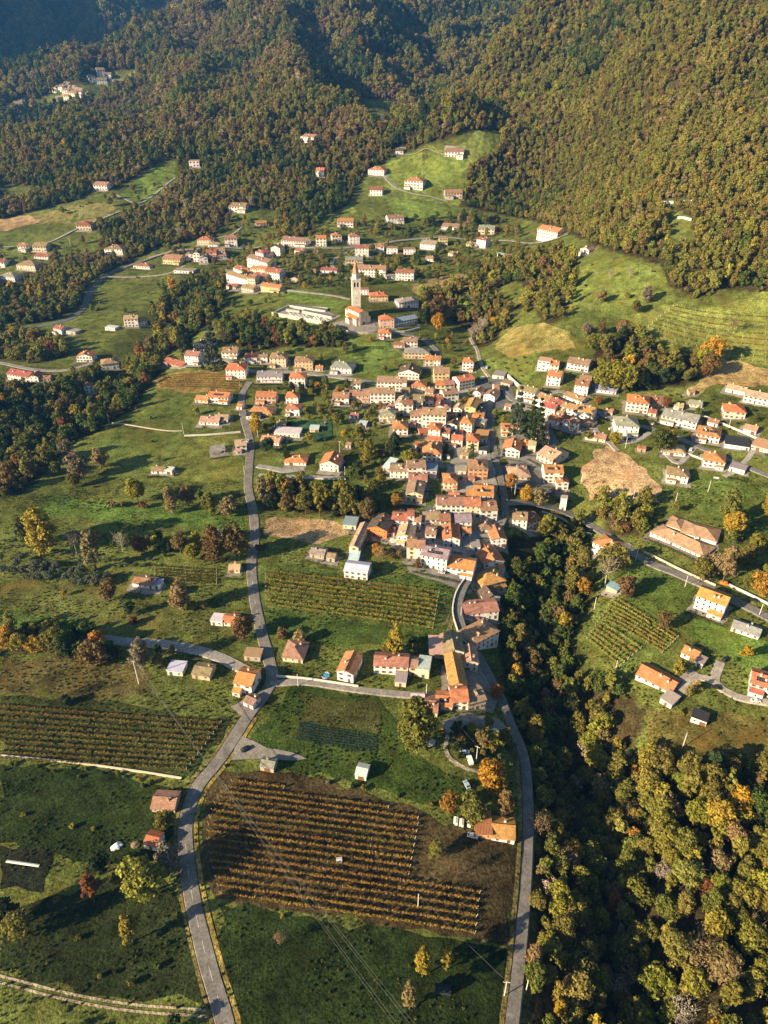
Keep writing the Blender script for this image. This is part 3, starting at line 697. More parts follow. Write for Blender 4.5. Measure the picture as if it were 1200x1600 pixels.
TREES = '''768 1214 44 broad gold|at the bend of the lower lane above the rusty barn
648 1140 54 broad olive|big and round below the grey metal roof
660 1505 24 slim yellow|standing alone in the dark bottom meadow, left of the smaller one
697 1503 15 slim yellow|small, right of the larger one in the bottom meadow
640 1559 22 slim tan|lowest of the lone trees in the bottom meadow
438 1468 20 bare tan|just below the lower edge of the big vineyard
441 1431 8 bush yellow|between the last vine row and the bottom meadow
225 1374 54 broad lime|large, below the red-roofed hut beside the road
266 1340 40 broad grey|leaning over the road beside the red-roofed hut
148 1382 22 slim rust|left of the large yellow-green tree
208 1448 22 slim yellow|alone in the rough field left of the road
156 1352 30 broad dark|in the hedge left of the red-roofed hut
186 1372 20 broad olive|between the rust-red and the large yellow-green tree
34 1446 36 broad olive|at the left edge above the dirt track
12 1425 34 broad dark|cut by the left edge above the dirt track
260 1280 26 broad olive|in front of the brown-roofed hut by the road
37 1272 9 bush yellow|leftmost of the three small ones casting long shadows
113 1290 11 bush yellow|middle one of three casting long shadows
146 1294 8 bush yellow|smallest of the three in the dark left meadow
700 1256 26 broad orange|at the corner of the big vineyard near the barn
736 1264 38 broad olive|directly behind the rusty barn
788 1254 22 slim brown|between the golden tree and the rusty barn
680 1327 22 broad olive|on the bare ground right of the big vineyard
714 1360 18 bare brown|on the bare soil below the barn
216 765 28 broad yellow|bright and round in the middle of the left meadow
72 836 42 broad yellow|bright, at the edge of the left olive grove
56 828 34 broad dark|behind the bright yellow tree near the left edge
150 848 24 slim tan|tall one in the hedge above the left olive grove
222 850 24 broad rust|in the hedge above the small left vineyard
120 845 22 bare grey|at the left end of the hedge above the olive grove
192 845 18 bare pale|in the middle of the hedge above the olive grove
283 848 22 broad brown|hedge tree above the small vineyard
304 858 22 broad lime|beside the small vineyard below the long hedge
335 858 32 broad brown|left of the largest hedge tree by the left road
370 850 36 broad brown|largest hedge tree by the left road
345 838 22 broad grey|behind the hedge by the left road
175 786 14 bush tan|left one of the pair below the bright yellow tree
194 787 12 bush brown|between two shrubs below the bright yellow tree
223 788 13 bush rust|directly below the bright yellow tree
270 786 22 broad tan|right of the bright yellow meadow tree
294 775 22 broad brown|on the meadow path left of the road
330 790 22 broad olive|in the orchard left of the road
358 790 24 broad tan|last orchard tree before the left road
105 700 20 broad grey|nearest the dark wood on the left meadow
125 727 28 broad grey|twin crowned in the upper left meadow
158 712 24 broad tan|casting a long shadow in the upper left meadow
118 747 18 broad olive|lower one in the upper left meadow
90 730 16 broad olive|in the wood's shadow on the upper left meadow
400 664 19 broad gold|on the kerb of the left road by the dark carport
408 855 14 bush brown|on the roadside opposite the long hedge
172 920 27 broad brown|at the right end of the left olive rows
210 969 14 bush rust|in the lower meadow above the pale lane
284 934 30 broad tan|below the tiny white hut in the left fields
300 945 16 bush olive|beside the tan tree in the left fields
382 978 30 broad brown|right of the hut with the white metal lean-to
105 1000 30 broad green|at the right end of the hedge on the left edge
150 1016 38 broad brown|over the head of the pale lane
224 1026 30 broad grey|below the pale lane near the power mast
246 1030 20 bush brown|on the bank below the pale lane
70 1082 22 bare yellow|in the dry meadow above the left vineyard
104 1094 18 bush dark|beside the vegetable beds above the left vineyard
12 995 26 broad gold|first of the hedge at the left edge
34 1000 26 broad yellow|second in the hedge at the left edge
58 1002 26 broad gold|third in the hedge at the left edge
80 1000 24 broad olive|fourth in the hedge at the left edge
617 1001 22 slim yellow|in front of the middle vineyard near the long white house
604 1014 16 broad olive|left of the slim yellow tree near the long white house
652 1012 18 bush olive|behind the house with the pale green roof
440 990 20 bush brown|on the bank right of the road below the middle vineyard
470 992 24 bush tan|in the dry reeds below the middle vineyard
955 866 40 broad olive|beside the orange-roofed house above the blue shed
945 893 26 bare grey|between the orange-roofed house and the blue shed
978 914 28 broad brown|at the top corner of the right vineyard
1036 968 22 broad brown|at the right edge of the right vineyard
1186 910 30 broad orange|in the meadow right of the road junction
1168 902 22 broad olive|left of the orange one in the right meadow
1134 798 28 broad olive|behind the large tan-roofed hall
1140 818 28 broad yellow|nearest the back of the large tan-roofed hall
1198 788 22 broad yellow|at the right edge beyond the large hall
1110 882 30 broad tan|in front of the right corner of the large hall
1092 892 26 broad olive|in the garden before the large hall
1128 875 22 slim tan|at the corner of the large hall's garden
1165 862 26 broad olive|in the hedge right of the large hall
1180 846 26 broad lime|upper part of the hedge right of the large hall
820 769 19 broad gold|behind the white corner house at the road junction
797 753 16 broad orange|at the road junction beside the tan villa
842 777 22 broad tan|left of the white square tower
960 682 16 broad yellow|in front of the grey-roofed white house
1044 684 24 broad yellow|bright, behind the beige-roofed villa
1028 690 26 broad green|beside the bright yellow tree behind the beige villa
934 624 12 broad orange|before the low blue-roofed house
1040 628 13 broad rust|beside the red-roofed barn on the right lane
918 680 14 bush olive|by the brown-roofed hut above the ploughed field
873 645 10 bush yellow|in the little garden below the long terrace
872 678 10 bush yellow|in the hollow below the long terrace
806 648 24 spruce blue|tallest in the dark garden at the village centre
828 652 24 spruce dark|in the dark garden behind the terrace end
818 660 22 broad green|lowest in the dark garden at the village centre
838 658 22 spruce dark|right side of the dark garden at the village centre
736 706 8 cypress green|in front of the cream hip-roofed house
335 532 24 spruce blue|large, beside the white house with the dark roof
290 538 22 broad dark|left of the white house with the dark roof
940 588 30 broad lime|left part of the bright thicket on the right lane
958 590 30 broad yellow|middle of the bright thicket on the right lane
976 592 28 broad lime|right part of the bright thicket on the right lane
1110 546 30 broad gold|at the foot of the right sloping vineyard
1098 556 22 broad yellow|left of the golden one below the sloping vineyard
1108 568 26 broad brown|purple-tinged, at the foot of the sloping vineyard
1100 580 12 broad rust|beside the dry field below the sloping vineyard
1142 510 16 bare tan|alone among the posts of the sloping vineyard
683 505 18 broad gold|at the corner of the blue-roofed school
684 482 24 broad brown|behind the blue-roofed school
665 492 20 broad dark|shading the end of the blue-roofed school
745 515 16 bare pale|tallest of the white poplars by the stream
736 520 12 bare pale|left one of the white poplars by the stream
754 508 16 bare pale|right one of the white poplars by the stream
939 462 14 broad tan|upper one on the right green slope
993 479 14 broad olive|right one on the right green slope
953 428 10 bare pale|thin one below the ridge wood on the green slope
983 426 10 bare pale|right of the thin one on the green slope
1010 462 14 broad grey|near the top corner of the sloping vineyard
917 512 14 broad grey|left of the clump above the thicket
938 512 13 broad brown|dark one in the clump above the thicket
970 510 16 broad tan|right of the clump above the thicket
946 534 24 broad olive|big one of the clump above the thicket
925 530 18 broad olive|left edge of the clump above the thicket
525 770 12 slim yellow|slender poplar in the copse behind the ploughed plot
500 778 16 slim lime|second poplar in the copse behind the ploughed plot
412 764 16 slim tan|at the road end of the copse
426 780 20 broad dark|in the road end of the copse
450 782 24 broad brown|in the left half of the copse
478 786 24 broad olive|in the middle of the copse
540 786 26 broad olive|in the right half of the copse
572 796 24 broad brown|at the right end of the copse
588 858 14 broad orange|in the garden below the bright orange house
598 862 16 broad tan|right of the orange tree in the garden
652 882 9 broad rust|on the gravel before the tall cream house
775 1078 20 broad orange|over the street beside the stepped roofs
545 600 8 broad orange|on the road above the white terrace
594 634 8 broad orange|in front of the long pink terrace
565 690 22 broad olive|in the gardens right of the sports pitch
575 705 18 broad lime|lower one in the gardens right of the pitch
615 700 20 broad dark|below the orange hip roof in the gardens
640 715 20 broad lime|in the garden left of the broad orange roof
620 780 16 broad orange|below the cream gabled house at the orchard
595 752 14 broad yellow|in the orchard left of the white terrace
645 1000 14 bush dark|at the end of the middle vineyard
448 712 12 broad dark|beside the drive of the tan-roofed house
420 695 18 broad dark|round, before the tan-roofed house
535 715 12 bush dark|left of the small orchard shed'''
for ln in TREES.split('\n'):
    a, w = ln.split('|'); a = a.split()
    tree_at(int(a[0]), int(a[1]), int(a[2]) * (1.2 if int(a[2]) > 12 else 1.1), a[3], a[4], w)

# ------------------------------------------------------------------ houses
WALLC = {'w': (.82,.77,.69), 'c': (.66,.56,.40), 'y': (.68,.52,.27), 'p': (.66,.43,.32), 'o': (.70,.20,.045), 's': (.42,.37,.30), 't': (.50,.40,.27), 'g': (.55,.53,.50), 'a': (.62,.33,.16)}
WALLW = {'w': 'white', 'c': 'cream', 'y': 'yellow', 'p': 'pink', 'o': 'bright orange', 's': 'stone', 't': 'tan', 'g': 'pale grey', 'a': 'terracotta'}
ROOFC = {'o': (.50,.205,.085), 'b': (.33,.195,.120), 'r': (.33,.125,.075), 't': (.48,.315,.195), 'g': (.29,.26,.22), 'd': (.13,.085,.065), 'm': (.62,.62,.62), 'l': (.26,.31,.38), 'h': (.55,.25,.085), 'k': (.035,.037,.042), 'n': (.42,.50,.46), 'q': (.38,.13,.06)}
ROOFW = {'o': 'orange', 'b': 'brown', 'r': 'red-brown', 't': 'tan', 'g': 'grey-brown', 'd': 'dark', 'm': 'pale metal', 'l': 'blue-grey', 'h': 'bright orange', 'k': 'black', 'n': 'pale green metal', 'q': 'rusty'}
HOUSE_XY = []
HEDGE_FOR = []
def apron(cx, cy, hw, hd, rz, col):
    """trodden or paved ground round a house"""
    n, m_ = max(3, int(hw / 2)), max(3, int(hd / 2)); mb = MB(); g = {}
    for i in range(n + 1):
        for j in range(m_ + 1):
            u, v = -hw + 2 * hw * i / n, -hd + 2 * hd * j / m_
            if i in (0, n) or j in (0, m_): u += random.uniform(-.9, .9); v += random.uniform(-.9, .9)
            x, y = cx + u * math.cos(rz) - v * math.sin(rz), cy + u * math.sin(rz) + v * math.cos(rz); g[i, j] = len(mb.v); mb.v.append((x, y, float(height(x, y)) + .17))
    for i in range(n):
        for j in range(m_): mb.f.append((g[i, j], g[i + 1, j], g[i + 1, j + 1], g[i, j + 1])); mb.m.append(0)
    o = mb.build('house_yard', M['asphalt'], None, col); o['kind'] = 'structure'

def window_mesh(name, w, h, shut=None):
    mb = MB(); x, z, i = w / 2, h / 2, .09
    o = [(-x, -.07, -z), (x, -.07, -z), (x, -.07, z), (-x, -.07, z)]
    n = [(-x + i, -.07, -z + i), (x - i, -.07, -z + i), (x - i, -.07, z - i), (-x + i, -.07, z - i)]
    g = [(p[0], -.015, p[2]) for p in n]; k = [(p[0], .0, p[2]) for p in o]
    for a in range(4):
        b = (a + 1) % 4
        mb.poly((o[a], o[b], n[b], n[a])); mb.poly((n[a], n[b], g[b], g[a])); mb.poly((k[a], k[b], o[b], o[a]))
    mb.poly(g, 1)
    mb.box(-x - .08, x + .08, -.16, -.001, -z - .1, -z + .004)
    if shut:
        for s in (-1, 1): mb.box(s * (x + w * .24) - w * .22, s * (x + w * .24) + w * .22, -.09, -.002, -z, z, 2)
    return mb.mesh(name, [M['frame'], M['glass'], M[shut or 'shutter']])
WIN = [window_mesh('window', 1.0, 1.45), window_mesh('window', 1.0, 1.45, 'shutter'), window_mesh('window', 1.0, 1.45, 'shutter_green'), window_mesh('window', 1.5, 1.3)]
def door_mesh(name, w, h, m):
    mb = MB(); mb.box(-w / 2 - .12, w / 2 + .12, -.05, .0, 0, h + .12, 0); mb.box(-w / 2, w / 2, -.09, -.048, 0, h, 1); return mb.mesh(name, [M['frame'], M[m]])
DOOR = [door_mesh('door', 1.2, 2.3, 'shutter'), door_mesh('door', 2.6, 2.4, 'shutter'), door_mesh('door', 1.3, 2.3, 'shutter_green')]
_mb = MB(); _mb.box(-.38, .38, -.3, .3, -1.0, 1.3); CHIM = _mb.mesh('chimney', M['plaster'])
_mb = MB(); _mb.box(-.52, .52, -.44, .44, 1.302, 1.42); _mb.box(-.3, .3, -.22, .22, 1.42, 1.6); _mb.box(-.5, .5, -.42, .42, 1.6, 1.7); CCAP = _mb.mesh('chimney_cap', M['tile'])
_mb = MB()
_mb.box(-2.1, 2.1, -1.0, 1.0, .02, .14)
for i in (-1, 0, 1): _mb.box(i * 1.05 - .015, i * 1.05 + .015, -1.0, 1.0, .141, .155, 1)
_mb.box(-2.1, 2.1, -.015, .015, .141, .155, 1); SOLAR = _mb.mesh('solar_panel', [M['panel'], M['frame']])

def roof_prism(mb, half, ov, h, pitch, lo, hi, axis, t=.22):
    D = half + ov; ze = h - ov * pitch; zr = h + half * pitch
    up = [(-D, ze), (0, zr), (D, ze)]
    P = [(D, ze), (0, zr), (-D, ze), (-D, ze - t), (0, zr - t), (D, ze - t)]
    if axis == 'x': P = P[::-1]; 
    mb.prism(P, axis, lo, hi)

def house(rx1, ry1, rx2, ry2, st, typ, dep, wall, roof, nm, flags, place, zoff=0.0, pitch=None, hgt=None):
    a, b = at(rx1, ry1), at(rx2, ry2)
    dv = Vector((b.x - a.x, b.y - a.y, 0)); w = max(dv.length, 2.5); rz = math.atan2(dv.y, dv.x)
    rz = max(-.9, min(.9, rz))
    if math.cos(rz) > .2: w = max(2.5, abs(b.x - a.x) / math.cos(rz)) if abs(rz) >= .89 else w
    f = (a + b) / 2; k = min(1.75, max(1.0, depth_of(f) / 780)); d = k * dep * (1.0 if f.y < 330 else 1.22 if st > 1 and typ != 'S' else 1.08)
    back = Vector((-math.sin(rz), math.cos(rz), 0)); c = f + back * (d / 2)
    z = float(min(f.z, height(c.x, c.y) + .5)) + zoff
    root = empty({'terrace': 'terraced_house', 'terrace_room': 'annex'}.get(nm, nm), (c.x, c.y, z), rz)
    HOUSE_XY.append((c.x, c.y, w / 2 + .8, d / 2 + .8, rz))
    rng = random.Random(int(rx1 * 31 + ry1 * 17))
    q = rng.uniform(.7, 1.2); e = rng.uniform(1.0, 4.0)
    if c.y > 300: apron(c.x + math.sin(rz) * e * .6, c.y - math.cos(rz) * e * .6, w / 2 + 1.0 + rng.random() * 2, d / 2 + .8 + e * .6, rz, (.25 * q, .22 * q, .18 * q))
    if 300 < c.y < 1000: HEDGE_FOR.append(((c.x, c.y, w / 2, d / 2, rz), f'{WALLW[wall]} {nm.replace("_", " ")} {place}'))
    sth = 2.85 if st > 1 else 3.0
    h = hgt or k * (st * sth + rng.uniform(-.1, .35)); pitch = pitch or rng.uniform(.34, .44)
    ov = .55 if w > 6 else .35
    wc = tuple(x * rng.uniform(.93, 1.05) for x in WALLC[wall]); rc = tuple(x * rng.uniform(.85, 1.15) for x in ROOFC[roof])
    W, D = w / 2, d / 2
    mb = MB()
    if typ == 'O':      # open shed: posts under the roof
        for sx in (-1, 1):
            for sy in (-1, 1): 
                pm = MB(); pm.box(sx * (W - .3) - .22, sx * (W - .3) + .22, sy * (D - .3) - .22, sy * (D - .3) + .22, -1.5, h); pm.build('pillar', M['plaster'], root, wc)
    elif typ in 'GO':
        e = .03
        mb.prism([(-D, -4), (D, -4), (D, h), (0, h + D * pitch - .24), (-D, h)], 'x', -W, W)
        mb.build('wall', M['plaster'], root, wc)
    elif typ == 'F':
        mb.prism([(-W, -4), (-W, h), (0, h + W * pitch - .24), (W, h), (W, -4)][::-1], 'y', -D, D)
        mb.build('wall', M['plaster'], root, wc)
    else:
        mb.box(-W, W, -D, D, -4, h - .02); mb.build('wall', M['plaster'], root, wc)
    rm = M['sheet'] if roof in 'mlnq' else M['plain'] if roof == 'k' or typ == 'S' else M['tile']
    mb = MB(); ridge = h
    if typ in 'GO': roof_prism(mb, D, ov, h, pitch, -W - ov * .6, W + ov * .6, 'x'); ridge = h + D * pitch
    elif typ == 'F':
        roof_prism(mb, W, ov, h, pitch, -D - ov * .6, D + ov * .6, 'y'); ridge = h + W * pitch
        mb.v = [(x, y, zz) for x, y, zz in mb.v]
    elif typ == 'H':
        m_ = min(W, D); ze = h - ov * pitch; zr = h + m_ * pitch; X, Y = W + ov, D + ov
        r0 = [(-(W - m_), -(D - m_), zr), ((W - m_), (D - m_), zr)]
        lo = [(-X, -Y, ze), (X, -Y, ze), (X, Y, ze), (-X, Y, ze)]; un = [(p[0], p[1], ze - .22) for p in lo]
        if W >= D:
            L_, R_ = (-(W - m_), 0, zr), ((W - m_), 0, zr)
            mb.poly((lo[0], lo[1], R_, L_)); mb.poly((lo[2], lo[3], L_, R_)); mb.poly((lo[1], lo[2], R_)); mb.poly((lo[3], lo[0], L_))
        else:
            N_, B_ = (0, -(D - m_), zr), (0, (D - m_), zr)
            mb.poly((lo[0], lo[1], N_)); mb.poly((lo[2], lo[3], B_)); mb.poly((lo[1], lo[2], B_, N_)); mb.poly((lo[3], lo[0], N_, B_))
        for i in range(4): mb.poly((un[i], un[(i + 1) % 4], lo[(i + 1) % 4], lo[i]))
        mb.poly(un[::-1]); ridge = zr
    else:               # low lean-to or flat roof
        s = .10 * d if 'L' in flags else .02 * d
        mb.prism([(-D - .3, h - .02), (D + .3, h + s), (D + .3, h + s + .22), (-D - .3, h + .2)], 'x', -W - .3, W + .3); ridge = h + s
    ro = mb.build('roof', rm, root, rc)
    if typ == 'F' and rm is not M['plain']: pass
    if typ in 'GFH' and roof not in 'mlnq' and w > 5:   # ridge tiles
        rb = MB(); 
        if typ == 'G' or (typ == 'H' and W > D): 
            kk = W + ov * .6 if typ == 'G' else W - min(W, D); rb.tube([(-kk, 0, ridge + .02), (kk, 0, ridge + .02)], [.16, .16], 6)
        elif typ == 'F' or (typ == 'H' and D > W):
            kk = D + ov * .6 if typ == 'F' else D - min(W, D); rb.tube([(0, -kk, ridge + .02), (0, kk, ridge + .02)], [.16, .16], 6)
        if rb.v and kk > .5: rb.build('ridge_tiles', M['plain'], ro, tuple(x * .8 for x in rc))
    dist = depth_of(f)
    def put(mesh, name, x, y, zz, r=0.0, parent=root, sc=None):
        o = link(name, mesh, parent); o.location = (x, y, zz); o.rotation_euler = (0, 0, r)
        if sc: o.scale = (sc, 1, sc)
        return o
    if typ != 'O' and 'N' not in flags:
        ws = rng.choice([0, 0, 1, 1, 2]) if h > 4.5 else rng.choice([0, 3]); n = max(1, int(w / (3.0 * k))); gap = w / n
        dn = rng.randrange(n); ss = k if h > 3.5 else .8
        for s in range(st):
            zz = s * (h / st) + (h / st) * .54
            for i in range(n):
                x = -W + gap * (i + .5) + rng.uniform(-.12, .12)
                if s == 0 and i == dn:
                    put(DOOR[1 if 'D' in flags or rng.random() < .25 else rng.choice([0, 2])], 'door', x, -D, .02)
                elif rng.random() > .09: put(WIN[ws], 'window', x, -D, zz, sc=ss)
            if d > 5 and dist < 1300:
                m_ = max(1, int(d / (4.2 * k))); g2 = d / m_
                for i in range(m_):
                    y = -D + g2 * (i + .5) + rng.uniform(-.3, .3)
                    if rng.random() > .3: put(WIN[ws], 'window', W, y, zz, math.pi / 2, sc=ss)
                    if rng.random() > .3: put(WIN[ws], 'window', -W, y, zz, -math.pi / 2, sc=ss)
        if typ == 'F' and w > 8 and h > 4: put(WIN[0], 'window', 0, -D, h + W * pitch * .35, sc=.7)
    if typ in 'GFH' and roof not in 'mln' and w > 5.5 and 'N' not in flags:
        for i in range(1 + (w > 11)):
            x, y = rng.uniform(-.6, .6) * W, rng.uniform(.1, .55) * D * rng.choice([-1, 1])
            zr = h + pitch * ((D - abs(y)) if typ == 'G' else (W - abs(x)) if typ == 'F' else min(D - abs(y), W - abs(x)))
            ch = put(CHIM, 'chimney', x, y, zr); ch.color = (*wc, 1)
            cc = put(CCAP, 'chimney_cap', 0, 0, 0, 0, ch); cc.color = (*rc, 1)
    if 'P' in flags:
        for i in range(2 if w > 9 else 1):
            x = (i - .5) * 4.6 if w > 9 else 0
            if typ == 'F': o = put(SOLAR, 'solar_panel', -W * .5, (i - .5) * 4.6, h + W * .5 * pitch + .04, -math.pi / 2); o.rotation_euler = (0, -math.atan(pitch), math.pi / 2) if False else (math.atan(pitch), 0, -math.pi / 2)
            else: o = put(SOLAR, 'solar_panel', x, -D * .5, h + D * .5 * pitch + .04); o.rotation_euler = (math.atan(pitch), 0, 0)
    if 'B' in flags and st > 1:
        for s in range(1, st):
            bb = MB(); bb.box(-W * .7, W * .7, -D - 1.3, -D - .002, s * h / st - .18, s * h / st); bo = bb.build('balcony', M['plaster'], root, wc)
            bb = MB(); 
            bb.box(-W * .7, W * .7, -D - 1.3, -D - 1.24, s * h / st + .85, s * h / st + .93)
            for k in range(int(W * 1.4 / .5) + 1): bb.box(-W * .7 + k * .5, -W * .7 + k * .5 + .05, -D - 1.29, -D - 1.25, s * h / st + .001, s * h / st + .85)
            bb.build('railing', M['shutter'], bo)
    if st > 1 and w > 7 and typ != 'S' and 'N' not in flags and 'B' not in flags and rng.random() < .42:   # porch or kitchen wing
        pw, pd, ph = w * rng.uniform(.28, .5), rng.uniform(1.8, 3.2) * k, 2.5 * k; px_ = rng.choice([-1, 1]) * (W - pw / 2 - .2)
        pm_ = MB(); pm_.box(px_ - pw / 2, px_ + pw / 2, -D - pd, -D - .003, -3, ph); po = pm_.build('porch', M['plaster'], root, tuple(x * rng.uniform(.85, 1.0) for x in wc))
        pm_ = MB(); pm_.prism([(-D - pd - .3, ph + .003), (-D - .004, ph + pd * .28), (-D - .004, ph + pd * .28 + .18), (-D - pd - .3, ph + .18)], 'x', px_ - pw / 2 - .25, px_ + pw / 2 + .25); pm_.build('porch_roof', M['tile'], po, tuple(x * rng.uniform(.8, 1.2) for x in rc))
        put(WIN[rng.choice([0, 1, 3])], 'window', px_, -D - pd, ph * .5, sc=.85 * k)
    if typ in 'GH' and st > 1 and w > 9 and roof in 'obrt' and rng.random() < .3:   # dormer
        dx_ = rng.uniform(-.35, .35) * W; zz = h + D * .45 * pitch
        dm = MB(); dm.box(dx_ - .8, dx_ + .8, -D * .62, -D * .1, zz - .6, zz + 1.0); do_ = dm.build('dormer', M['plaster'], ro, wc)
        dm = MB(); dm.prism([(dx_ - 1.05, zz + .85), (dx_ + 1.05, zz + .85), (dx_, zz + 1.55)], 'y', -D * .62 - .25, -D * .05); dm.build('dormer_roof', M['tile'], ro, rc)
    look = {'G': '', 'F': 'gabled ', 'H': 'hipped ', 'S': 'flat ', 'O': 'open '}[typ]
    noun = {'terrace': 'terraced house', 'lean_to': 'lean-to', 'terrace_room': 'flat-roofed room'}.get(nm, nm.replace('_', ' '))
    lab = f'{WALLW[wall]} {noun} with {ROOFW[roof]} {look if typ in "HFS" else ""}roof {place}'.replace('  ', ' ')
    if typ == 'O': lab = f'open {noun} on pillars with {ROOFW[roof]} roof {place}'
    tag(root, lab, {'terrace': 'terraced house', 'lean_to': 'lean-to', 'terrace_room': 'annex'}.get(nm, nm.split('_')[-1]), 'buildings of the village and its outskirts')
    return root

